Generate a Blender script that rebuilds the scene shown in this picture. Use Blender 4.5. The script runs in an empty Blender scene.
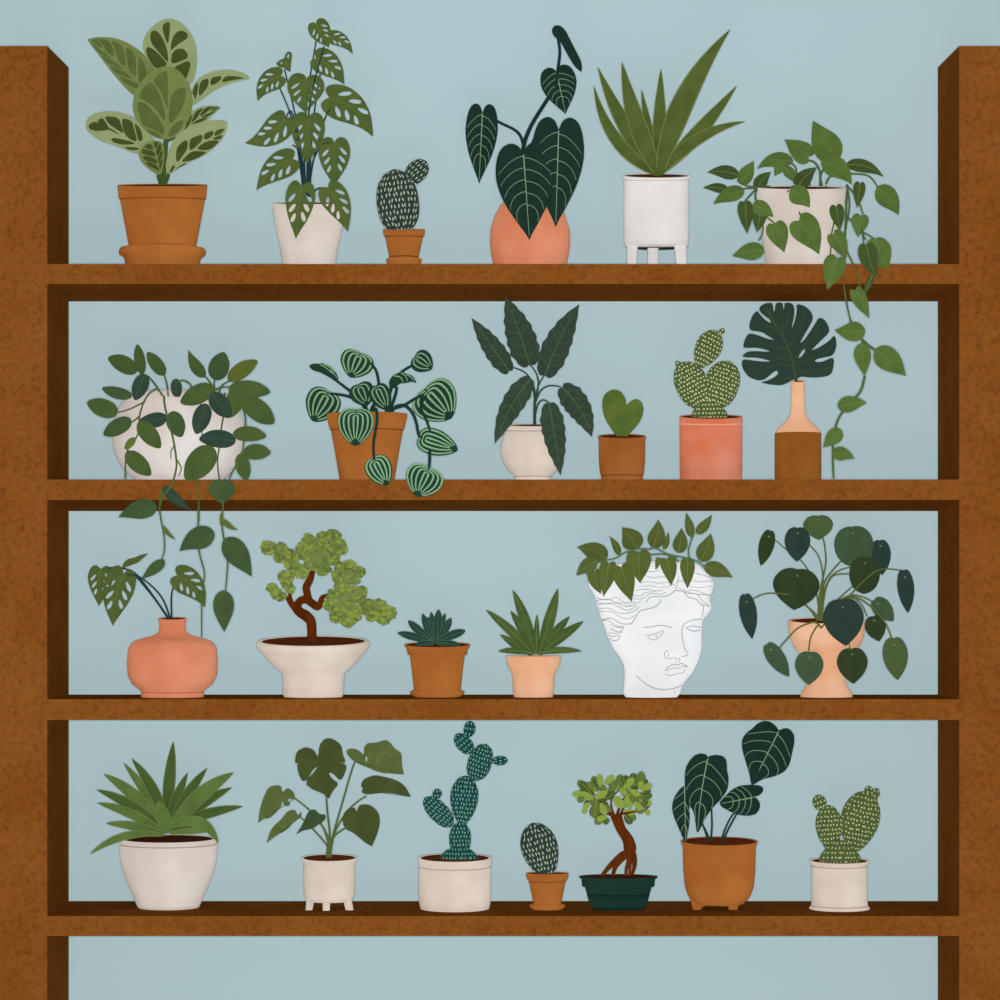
import bpy, bmesh, math, random
from mathutils import Vector, Matrix
from mathutils.geometry import delaunay_2d_cdt
from mathutils.bvhtree import BVHTree
random.seed(7)
C = bpy.context.scene.collection
PI = math.pi
S = 0.002            # metres per unit of the drawing plan, measured on the front plane of the shelves
DIST = 6.2           # camera to the front plane
DEPTH = 0.308        # depth of the shelving unit
VX, VY = 503.0, 600.0
FLOOR = 1400.0       # plan height of the floor

def W(x, y, d):
    """point of the room seen at plan position x, y that stands d metres behind the front plane"""
    k = (DIST + d) / DIST
    return Vector(((VX - 500 + (x - VX) * k) * S, d, (FLOOR - VY - (y - VY) * k) * S))
def K(d): return S * (DIST + d) / DIST

# ------------------------------------------------------------------ materials
def lin(h):
    h = h.lstrip('#'); out = []
    for i in (0, 2, 4):
        c = int(h[i:i+2], 16) / 255
        out.append(c / 12.92 if c <= 0.04045 else ((c + 0.055) / 1.055) ** 2.4)
    return out
MATS = {}
def mat(name, col, col2=None, scale=12, rough=0.6, stretch=(1, 1, 1), lo=0.35, hi=0.65, detail=3, fine=0, gain=1.0):
    if name in MATS: return MATS[name]
    if rough > .3: gain *= 0.83
    m = bpy.data.materials.new(name); m.use_nodes = True
    nt = m.node_tree; nt.nodes.clear()
    o = nt.nodes.new('ShaderNodeOutputMaterial'); d = nt.nodes.new('ShaderNodeBsdfDiffuse')
    d.inputs['Roughness'].default_value = rough
    nt.links.new(d.outputs[0], o.inputs[0])
    a = [c * gain for c in lin(col)] + [1]
    d.inputs['Color'].default_value = a
    if col2:
        b = [c * gain for c in lin(col2)] + [1]
        tc = nt.nodes.new('ShaderNodeTexCoord'); mp = nt.nodes.new('ShaderNodeMapping')
        mp.inputs['Scale'].default_value = stretch
        nt.links.new(tc.outputs['Object'], mp.inputs[0])
        n = nt.nodes.new('ShaderNodeTexNoise'); n.inputs['Scale'].default_value = scale
        n.inputs['Detail'].default_value = detail
        nt.links.new(mp.outputs[0], n.inputs['Vector'])
        r = nt.nodes.new('ShaderNodeValToRGB')
        r.color_ramp.elements[0].position = lo; r.color_ramp.elements[0].color = a
        r.color_ramp.elements[1].position = hi; r.color_ramp.elements[1].color = b
        nt.links.new(n.outputs['Fac'], r.inputs[0])
        src = r.outputs[0]
        if fine:
            n2 = nt.nodes.new('ShaderNodeTexNoise'); n2.inputs['Scale'].default_value = scale * 9
            n2.inputs['Detail'].default_value = 5; n2.inputs['Roughness'].default_value = 0.7
            nt.links.new(mp.outputs[0], n2.inputs['Vector'])
            r2 = nt.nodes.new('ShaderNodeValToRGB')
            r2.color_ramp.elements[0].position = 0.33; r2.color_ramp.elements[0].color = (1 - fine,) * 3 + (1,)
            r2.color_ramp.elements[1].position = 0.55; r2.color_ramp.elements[1].color = (1, 1, 1, 1)
            nt.links.new(n2.outputs['Fac'], r2.inputs[0])
            mx = nt.nodes.new('ShaderNodeMix'); mx.data_type = 'RGBA'; mx.blend_type = 'MULTIPLY'
            mx.inputs[0].default_value = 1
            nt.links.new(src, mx.inputs[6]); nt.links.new(r2.outputs[0], mx.inputs[7])
            src = mx.outputs[2]
        nt.links.new(src, d.inputs['Color'])
    MATS[name] = m; return m

WG = 0.93
WOOD = mat('stained_wood', '#7b4618', '#844f20', 9, 0.10, (1, 1, 1), 0.3, 0.7, 5, 0.33, 0.97)
WALL = mat('blue_wall_paint', '#acc4c9', None, rough=0.0, gain=WG)
FLOORM = mat('floor_boards', '#9c9c9a', '#94948f', 3, 0.2, (1, 8, 1))
TERRA = mat('terracotta', '#a9642c', '#bc7638', 9)
TERRA2 = mat('dark_terracotta', '#9c5a26', '#b1703a', 9)
TERRAL = mat('terracotta_shade_line', '#7b4019')  # dark rings: shade below rims and above saucers, painted as colour
CREAM = mat('cream_glaze', '#dccfc4', '#ebe2da', 9)
CREAM2 = mat('sand_glaze', '#dfd0c2', '#ecdfd3', 12)
WHITE = mat('white_glaze', '#e6e2df', '#efecea', 12)
CREAML = mat('grey_brown_glaze_line', '#b3a196')
PEACH = mat('salmon_glaze', '#dc8660', '#ea9b78', 10)
PEACH2 = mat('coral_glaze', '#dc7a54', '#e4957a', 10)
PEACHL = mat('salmon_glaze_line', '#c56c48')
PALE = mat('apricot_glaze', '#efb488', '#f6c8a6', 14)
BROWN = mat('brown_glaze', '#945820', '#9f6429', 12)
GREENP = mat('green_enamel', '#223f34', '#1e3a31', 12)
GREENL = mat('dark_green_enamel', '#10302a')
SOIL = mat('potting_soil', '#532512', '#61301a', 60)
SOILD = mat('dark_potting_soil', '#3a1c12', '#4a2416', 60)
MARBLE = mat('white_plaster', '#eff1f3', '#f3f4f5', 15, rough=1.0, gain=1.0)
GREYL = mat('grey_drawn_line', '#a9adb0')
BARK = mat('reddish_bark', '#6a3310', '#552708', 60, stretch=(1, 1, .3))
BARK2 = mat('orange_brown_bark', '#70380f', '#5a2a0c', 60, stretch=(1, 1, .3))
L = {}
def soften(x):
    c = [int(x[i:i+2], 16) for i in (1, 3, 5)]; y = .3 * c[0] + .59 * c[1] + .11 * c[2]
    c = [v + (y - v) * .14 for v in c]; c[0] += 3; c[2] += 1
    return '#%02x%02x%02x' % tuple(int(min(255, v)) for v in c)
def leafmat(k, a, b):
    a, b = soften(a), soften(b); L[k] = mat('leaf_' + k, a, b, 30)
leafmat('pale_margin', '#93a76c', '#9aad74'); leafmat('mid_green', '#748a42', '#7b914a')
leafmat('dark_patch', '#425321', '#4c5d28'); leafmat('mid_patch', '#566c30', '#5f7538')
leafmat('swiss', '#4d6630', '#5a6e2e'); leafmat('philo', '#1a372b', '#1e3b30')
leafmat('pale_vein', '#83aa80', '#83aa80'); leafmat('aloe', '#4c6327', '#5c7030'); leafmat('aloe_edge', '#84923f', '#84923f')
leafmat('pothos', '#52702c', '#5d7c35'); leafmat('pothos_dark', '#40562a', '#465e2a'); leafmat('pothos_vein', '#6d8a42', '#6d8a42')
leafmat('hoya', '#44602e', '#50682f'); leafmat('hoya_dark', '#2d4a3c', '#33503c'); leafmat('hoya_light', '#5d702a', '#66782c'); leafmat('hoya_mid', '#3e5a34', '#476235')
leafmat('pep', '#1c4131', '#214836'); leafmat('pep_stripe', '#85b985', '#85b985')
leafmat('aloc', '#324a38', '#384f3c'); leafmat('aloc_vein', '#58784a', '#58784a')
leafmat('heart', '#51702a', '#637c2c'); leafmat('monst', '#2b473a', '#30493a'); leafmat('monst_vein', '#45602f', '#45602f')
leafmat('succ', '#244a3e', '#2b5044'); leafmat('succ_edge', '#55805e', '#55805e')
leafmat('agave', '#456029', '#537034'); leafmat('agave_edge', '#6f8a45', '#6f8a45')
leafmat('ivy', '#56682a', '#5d7030'); leafmat('ivy_vein', '#7b9152', '#7b9152')
leafmat('pil_teal', '#2a423a', '#2e473e'); leafmat('pil_olive', '#2f4526', '#34492a'); leafmat('pil_green', '#4a6638', '#4f6a3a'); leafmat('pil_grey', '#3f5c3e', '#446141')
leafmat('pil_spot', '#7d9a63', '#7d9a63')
leafmat('agave_big', '#587634', '#65843b'); leafmat('agave_big_dark', '#486329', '#4f6c2f'); leafmat('agave_big_edge', '#7d9848', '#7d9848')
leafmat('split', '#46562a', '#4d5f2a'); leafmat('split_light', '#5a7035', '#65783a'); leafmat('split_dark', '#3c5634', '#425c34'); leafmat('split_vein', '#3b4d24', '#3b4d24')
leafmat('fic_a', '#8aa63a', '#97b340'); leafmat('fic_b', '#5e7a32', '#6a8636'); leafmat('fic_c', '#49632c', '#4f6a30')
leafmat('bon_a', '#8da338', '#93a93c'); leafmat('bon_b', '#748c40', '#7c9446'); leafmat('bon_c', '#617a34', '#69823a')
leafmat('stem_teal', '#1f4044', '#1f4044'); leafmat('stem_green', '#5a7238', '#5a7238'); leafmat('stem_olive', '#61722f', '#61722f')
leafmat('stem_dark', '#244038', '#244038'); leafmat('stem_mid', '#4a6a30', '#52732f')
leafmat('cac_slate', '#2b453a', '#31493c'); leafmat('cac_teal', '#12504a', '#165249'); leafmat('cac_green', '#4f6631', '#566d35')
leafmat('mark_pale', '#b9c8ae', '#b9c8ae'); leafmat('mark_teal', '#86bda8', '#86bda8'); leafmat('mark_cream', '#d9dea6', '#d9dea6')

# ------------------------------------------------------------------ object helpers
def link(o): C.objects.link(o); return o
def thing(name, label, cat, loc, group=None):
    o = link(bpy.data.objects.new(name, None)); o.location = loc; o.empty_display_size = 0.03
    o['label'] = label; o['category'] = cat
    if group: o['group'] = group
    return o
class MB:
    """collects polygons in world space"""
    def __init__(s): s.v = []; s.f = []; s.m = []; s.sm = []
    def add(s, vs, fs, mi=0, smooth=True):
        n = len(s.v); s.v += [Vector(v) for v in vs]
        for f in fs: s.f.append([i + n for i in f]); s.m.append(mi); s.sm.append(smooth)
    def build(s, name, mats, parent=None, origin=None):
        if origin is None:
            origin = Vector(parent.location) if parent else Vector((0, 0, 0))
        me = bpy.data.meshes.new(name)
        me.from_pydata([tuple(v - origin) for v in s.v], [], s.f)
        for m in (mats if isinstance(mats, (list, tuple)) else [mats]): me.materials.append(m)
        for p, mi, sm in zip(me.polygons, s.m, s.sm): p.material_index = mi; p.use_smooth = sm
        me.validate(); me.update()
        bm = bmesh.new(); bm.from_mesh(me); bmesh.ops.recalc_face_normals(bm, faces=bm.faces[:]); bm.to_mesh(me); bm.free()
        o = link(bpy.data.objects.new(name, me))
        if parent:
            top = parent
            base = Vector((0, 0, 0))
            while top: base += Vector(top.location); top = top.parent
            o.parent = parent; o.location = origin - base
        else: o.location = origin
        return o

def catmull(pts, n=4, closed=False):
    P = [tuple(p) for p in pts]; out = []; N = len(P)
    rng = N if closed else N - 1
    for i in range(rng):
        g = (lambda k: P[k % N]) if closed else (lambda k: P[max(0, min(N - 1, k))])
        a, b, c, d = g(i - 1), g(i), g(i + 1), g(i + 2)
        for j in range(n):
            u = j / n
            out.append(tuple(0.5 * (2 * b[q] + (c[q] - a[q]) * u + (2 * a[q] - 5 * b[q] + 4 * c[q] - d[q]) * u * u + (3 * b[q] - a[q] - 3 * c[q] + d[q]) * u ** 3) for q in range(len(b))))
    if not closed: out.append(P[-1])
    return out

def tube(mb, pts, rad, sides=8, mi=0, sub=4):
    """pts: world points, rad: radius or one per point"""
    if not isinstance(rad, (list, tuple)): rad = [rad] * len(pts)
    q = catmull([tuple(p) + (r,) for p, r in zip(pts, rad)], sub) if sub > 1 else [tuple(p) + (r,) for p, r in zip(pts, rad)]
    ps = [Vector(a[:3]) for a in q]; rs = [max(a[3], 1e-4) for a in q]
    vs = []; up = Vector((0, 1, 0)); n = len(ps)
    for i, p in enumerate(ps):
        t = (ps[min(n - 1, i + 1)] - ps[max(0, i - 1)]).normalized()
        s = t.cross(up)
        if s.length < 1e-4: s = t.cross(Vector((1, 0, 0)))
        s.normalize(); u2 = s.cross(t).normalized()
        for k in range(sides):
            a = 2 * PI * k / sides
            vs.append(p + (s * math.cos(a) + u2 * math.sin(a)) * rs[i])
    fs = []
    for i in range(n - 1):
        for k in range(sides):
            k2 = (k + 1) % sides
            fs.append([i * sides + k, i * sides + k2, (i + 1) * sides + k2, (i + 1) * sides + k])
    fs.append(list(range(sides))[::-1]); fs.append([(n - 1) * sides + k for k in range(sides)])
    mb.add(vs, fs, mi)

def ball(mb, c, r, mi=0, seg=10, rings=6, rot=None):
    c = Vector(c); rx, ry, rz = r if isinstance(r, (tuple, list)) else (r, r, r)
    vs = [Vector((0, 0, rz))]
    for i in range(1, rings):
        th = PI * i / rings
        for j in range(seg):
            ph = 2 * PI * j / seg
            vs.append(Vector((rx * math.sin(th) * math.cos(ph), ry * math.sin(th) * math.sin(ph), rz * math.cos(th))))
    vs.append(Vector((0, 0, -rz)))
    fs = []
    for j in range(seg): fs.append([0, 1 + j, 1 + (j + 1) % seg])
    for i in range(rings - 2):
        for j in range(seg):
            a = 1 + i * seg
            fs.append([a + j, a + seg + j, a + seg + (j + 1) % seg, a + (j + 1) % seg])
    e = len(vs) - 1; a = 1 + (rings - 2) * seg
    for j in range(seg): fs.append([e, a + (j + 1) % seg, a + j])
    if rot: vs = [rot @ v for v in vs]
    mb.add([v + c for v in vs], fs, mi)

def box(mb, x0, x1, y0, y1, z0, z1, mi=0):
    vs = [(x, y, z) for x in (x0, x1) for y in (y0, y1) for z in (z0, z1)]
    mb.add(vs, [[0, 1, 3, 2], [4, 6, 7, 5], [0, 4, 5, 1], [2, 3, 7, 6], [0, 2, 6, 4], [1, 5, 7, 3]], mi, False)

# ------------------------------------------------------------------ room and shelving
def struct(name, mb, m):
    o = mb.build(name, m); o['kind'] = 'structure'; return o
XZ = lambda x: (x - 500) * S
ZZ = lambda y: (FLOOR - y) * S
wb = MB(); box(wb, -3.5, 3.5, DEPTH + 0.002, DEPTH + 0.1, 0, 4.2); struct('wall_back', wb, WALL)
fb = MB(); box(fb, -3.5, 3.5, -7.0, DEPTH + 0.1, -0.1, 0); struct('floor', fb, FLOORM)

unit = thing('shelving_unit', 'brown wooden shelving unit with four boards against the pale blue wall', 'shelf', (0, 0.15, 0))
def upright(xa, xb):
    m = MB(); zf, zb = ZZ(46), ZZ(41)
    vs = [(xa, 0, 0), (xb, 0, 0), (xb, DEPTH, 0), (xa, DEPTH, 0), (xa, 0, zf), (xb, 0, zf), (xb, DEPTH, zb), (xa, DEPTH, zb)]
    m.add(vs, [[0, 1, 2, 3], [4, 5, 6, 7], [0, 1, 5, 4], [1, 2, 6, 5], [2, 3, 7, 6], [3, 0, 4, 7]], 0, False)
    return m.build('upright', WOOD, unit)
upright(XZ(-16), XZ(47.2)); upright(XZ(959.3), XZ(1023))
SHELF = [(264, 284, 2.5), (479.6, 500, 6.4), (699.2, 720, 0), (916, 936, 0)]
def board(yt, yb, tap):
    m = MB(); xa, xb = XZ(47.2), XZ(959.3); zt, zb = ZZ(yt), ZZ(yb); z2 = zb - tap * S * 1.04
    e = 0.0006
    vs = [(xa, 0, zb), (xb, 0, zb), (xb, DEPTH, z2), (xa, DEPTH, z2), (xa, 0, zt), (xb, 0, zt), (xb, DEPTH, zt), (xa, DEPTH, zt)]
    m.add(vs, [[0, 1, 2, 3], [4, 5, 6, 7], [0, 1, 5, 4], [1, 2, 6, 5], [2, 3, 7, 6], [3, 0, 4, 7]], 0, False)
    return m.build('shelf_board', WOOD, unit)
for s_ in SHELF: board(*s_)

def shelf_y(i, d):   # plan height at which the top of board i is seen at depth d
    return VY + (SHELF[i][0] - VY) * DIST / (DIST + d)

# ------------------------------------------------------------------ pots
def lathe(mb, cx, prof, d, slope=0, thick=3.0, seg=40, oval=1.0, inner=None, fade=0.35):
    """prof: (y, radius[, material]) top to bottom in plan units; slope raises the back of the mouth"""
    k = K(d); c = W(cx, prof[0][0], d); ys = [p[0] for p in prof]
    H = ys[-1] - ys[0]
    rows = []
    def row(y, r):
        f = max(0, 1 - (y - ys[0]) / (H * fade)) if H else 0
        z = c.z - (y - ys[0]) * k
        return [Vector((c.x + r * k * math.cos(a), d + r * k * oval * math.sin(a), z + slope * f * r * k * oval * math.sin(a))) for a in [2 * PI * j / seg for j in range(seg)]]
    seq = [(p[0], p[1], p[2] if len(p) > 2 else 0) for p in prof]
    inn = [(ys[0] + 10, max(prof[0][1] - thick - 1, 1), 0), (ys[0] + 0.6, prof[0][1] - thick, 0)]
    seq = [(ys[0] + 10, 0.01, 0)] + inn + [(ys[0], prof[0][1] - thick * 0.6, 0)] + seq + [(ys[-1], 0.01, 0)]
    vs = []; fs = []; ms = []
    for (y, r, m_) in seq: vs += row(y, r)
    for i in range(len(seq) - 1):
        f_ = [[i * seg + j, i * seg + (j + 1) % seg, (i + 1) * seg + (j + 1) % seg, (i + 1) * seg + j] for j in range(seg)]
        n = len(mb.v)
        mb.add([], [], 0)
        ms.append((f_, seq[i][2]))
    base = len(mb.v); mb.v += vs
    for f_, m_ in ms:
        for f in f_: mb.f.append([a + base for a in f]); mb.m.append(m_); mb.sm.append(True)

def make_pot(root, shelf, cx, prof, d, mats, ell=0, thick=3.0, soil=SOIL, oval=1.0, legs=None, part='pot', bottom=True, soil_drop=0.5):
    """ell: seen height of the mouth"""
    prof = list(prof)
    if bottom:
        prof[-1] = (shelf_y(shelf, d),) + tuple(prof[-1][1:])
    y0, r0 = prof[0][0], prof[0][1]
    slope = (ell + 2 * r0 * oval * (VY - y0) / 3100.0) / (2 * r0 * oval) if ell else 0
    m = MB(); lathe(m, cx, prof, d, slope, thick, oval=oval)
    p = m.build(part, mats, root)
    if soil:
        k = K(d); c = W(cx, y0 + soil_drop, d); r = (r0 - thick) * k; seg = 40
        s_ = MB(); vs = [Vector((c.x, d, c.z + 0.001))] + [Vector((c.x + r * math.cos(a), d + r * oval * math.sin(a), c.z + slope * r * oval * math.sin(a))) for a in [2 * PI * j / seg for j in range(seg)]]
        fs = [[0, 1 + j, 1 + (j + 1) % seg] for j in range(seg)]
        s_.add(vs, fs); s_.build('soil', soil, root)
    if legs:
        for (x0, y0_, w0, x1, y1, w1, dd) in legs:
            y1 = shelf_y(shelf, d + dd)
            lm = MB(); A = W(x0, y0_, d + dd); B = W(x1, y1, d + dd)
            k = K(d)
            lw = []
            for P_, w_ in ((A, w0), (B, w1)):
                h = w_ * k / 2
                lw += [P_ + Vector((h * math.cos(a), h * 0.8 * math.sin(a), 0)) for a in [PI / 8 + 2 * PI * j / 12 for j in range(12)]]
            lm.add(lw, [[j, (j + 1) % 12, 12 + (j + 1) % 12, 12 + j] for j in range(12)])
            lm.add(lw, [list(range(12)), [12 + j for j in range(12)]], 0, False)
            lm.build('leg', mats[0], root)
    return p

def saucer(shelf, cx, prof, d, label, m=TERRA):
    base = W(cx, shelf_y(shelf, d), d)
    prof = list(prof); prof[-1] = (shelf_y(shelf, d), prof[-1][1])
    mb = MB(); k = K(d); seg = 36
    yb = prof[-1][0]
    seq = [(yb - 1.2, 0.01), (yb - 1.2, prof[0][1] - 6), (prof[0][0], prof[0][1] - 2.2)] + prof + [(yb, 0.01)]
    vs = []
    for (y, r) in seq:
        z = W(cx, y, d).z
        vs += [Vector((base.x + r * k * math.cos(a), d + r * k * math.sin(a), z)) for a in [2 * PI * j / seg for j in range(seg)]]
    fs = [[i * seg + j, i * seg + (j + 1) % seg, (i + 1) * seg + (j + 1) % seg, (i + 1) * seg + j] for i in range(len(seq) - 1) for j in range(seg)]
    mb.add(vs, fs)
    o = mb.build('saucer', m, None, base)
    o['label'] = label; o['category'] = 'saucer'
    return o

# ------------------------------------------------------------------ leaves
TM = {
 'heart': [(0, 0), (-.06, .18), (-.10, .45), (-.05, .75), (.08, .95), (.25, 1), (.45, .86), (.65, .6), (.82, .3), (1, 0)],
 'deep': [(0, 0), (-.10, .15), (-.14, .45), (-.08, .78), (.08, .97), (.3, 1), (.55, .78), (.78, .4), (.92, .13), (1, 0)],
 'ovate': [(0, 0), (.03, .35), (.13, .78), (.3, 1), (.5, .93), (.7, .62), (.88, .25), (1, 0)],
 'ellip': [(0, 0), (.03, .38), (.18, .83), (.42, 1), (.68, .88), (.88, .5), (.97, .22), (1, 0)],
 'blade': [(0, .45), (.12, .8), (.32, 1), (.55, .82), (.78, .46), (.93, .16), (1, 0)],
 'agave': [(0, .4), (.2, .75), (.48, 1), (.72, .8), (.9, .4), (1, 0)],
 'succ': [(0, .35), (.25, .75), (.6, 1), (.82, .78), (.95, .35), (1, 0)],
 'round': [(0, 0), (-.02, .3), (.05, .68), (.24, .96), (.45, 1), (.7, .76), (.9, .32), (1, 0)],
 'disc': [(0, 0), (-.01, .25), (.06, .65), (.25, .95), (.5, 1.02), (.75, .85), (.92, .5), (1, 0)],
 'aloe': [(0, .3), (.15, .7), (.35, 1), (.6, .85), (.8, .5), (.93, .2), (1, 0)],
 'pep': [(-.09, 0), (-.13, .2), (-.11, .55), (.0, .86), (.22, 1), (.5, .93), (.76, .62), (.93, .28), (1, 0)],
 'wavy': [(0, 0), (-.02, .35), (.05, .7), (.12, .78), (.2, 1), (.28, .92), (.36, 1.02), (.44, .88), (.52, .92), (.6, .74), (.68, .72), (.76, .5), (.84, .4), (.92, .18), (1, 0)],
}
def chaikin(P, keep, n=2, q=0.22):
    for _ in range(n):
        out = []; N = len(P)
        for i in range(N):
            a, b, c = P[i - 1], P[i], P[(i + 1) % N]
            if any(abs(b[0] - kx) + abs(b[1] - ky) < 1e-6 for kx, ky in keep): out.append(b); continue
            out.append((b[0] + (a[0] - b[0]) * q, b[1] + (a[1] - b[1]) * q))
            out.append((b[0] + (c[0] - b[0]) * q, b[1] + (c[1] - b[1]) * q))
        P = out
    return P
def inside(p, P):
    x, y = p; r = False; j = len(P) - 1
    for i in range(len(P)):
        xi, yi = P[i]; xj, yj = P[j]
        if (yi > y) != (yj > y) and x < (xj - xi) * (y - yi) / (yj - yi + 1e-12) + xi: r = not r
        j = i
    return r
def edge_dist(p, P):
    best = 1e9
    for i in range(len(P)):
        a, b = P[i - 1], P[i]
        dx, dy = b[0] - a[0], b[1] - a[1]; l = dx * dx + dy * dy + 1e-12
        t = max(0, min(1, ((p[0] - a[0]) * dx + (p[1] - a[1]) * dy) / l))
        best = min(best, math.hypot(p[0] - a[0] - dx * t, p[1] - a[1] - dy * t))
    return best

class Rib:
    """curved midrib with its side widths"""
    def __init__(s, b, t, bend, outline=None):
        s.b = b; s.t = t; dx, dy = t[0] - b[0], t[1] - b[1]; s.L = math.hypot(dx, dy)
        s.n = (-dy / s.L, dx / s.L); s.bend = bend; s.outline = outline
        s.pl = [s.M(i / 12) for i in range(13)]
    def M(s, t):
        h = s.bend * 4 * t * (1 - t) if 0 <= t <= 1 else (s.bend * 4 * t if t < 0 else -s.bend * 4 * (t - 1))
        return (s.b[0] + (s.t[0] - s.b[0]) * t + s.n[0] * h, s.b[1] + (s.t[1] - s.b[1]) * t + s.n[1] * h)
    def N(s, t):
        a, b = s.M(t - .01), s.M(t + .01); dx, dy = b[0] - a[0], b[1] - a[1]; l = math.hypot(dx, dy) + 1e-9
        return (-dy / l, dx / l)
    def width(s, t, sd):
        m = s.M(t); n = s.N(t); n = (n[0] * sd, n[1] * sd); best = 0
        for i in range(len(s.outline)):
            a, b = s.outline[i - 1], s.outline[i]
            ex, ey = b[0] - a[0], b[1] - a[1]
            det = n[0] * -ey + n[1] * ex
            if abs(det) < 1e-9: continue
            u = ((a[0] - m[0]) * -ey + (a[1] - m[1]) * ex) / det
            v = (n[0] * (a[1] - m[1]) - n[1] * (a[0] - m[0])) / det
            if 0 <= v <= 1 and u > 0: best = max(best, u) if best == 0 else min(best, u)
        return best
    def at(s, t, sd, f, cache={}):
        m = s.M(t); n = s.N(t); w = s.width(max(.01, min(.99, t)), sd) if f else 0
        return (m[0] + n[0] * sd * f * w, m[1] + n[1] * sd * f * w)
    def dist(s, p):
        best = 1e9; bt = 0
        for i in range(12):
            a, b = s.pl[i], s.pl[i + 1]; dx, dy = b[0] - a[0], b[1] - a[1]; l = dx * dx + dy * dy + 1e-9
            u = max(0, min(1, ((p[0] - a[0]) * dx + (p[1] - a[1]) * dy) / l))
            dd = math.hypot(p[0] - a[0] - dx * u, p[1] - a[1] - dy * u)
            if dd < best: best = dd; bt = (i + u) / 12
        return best, bt

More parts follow.
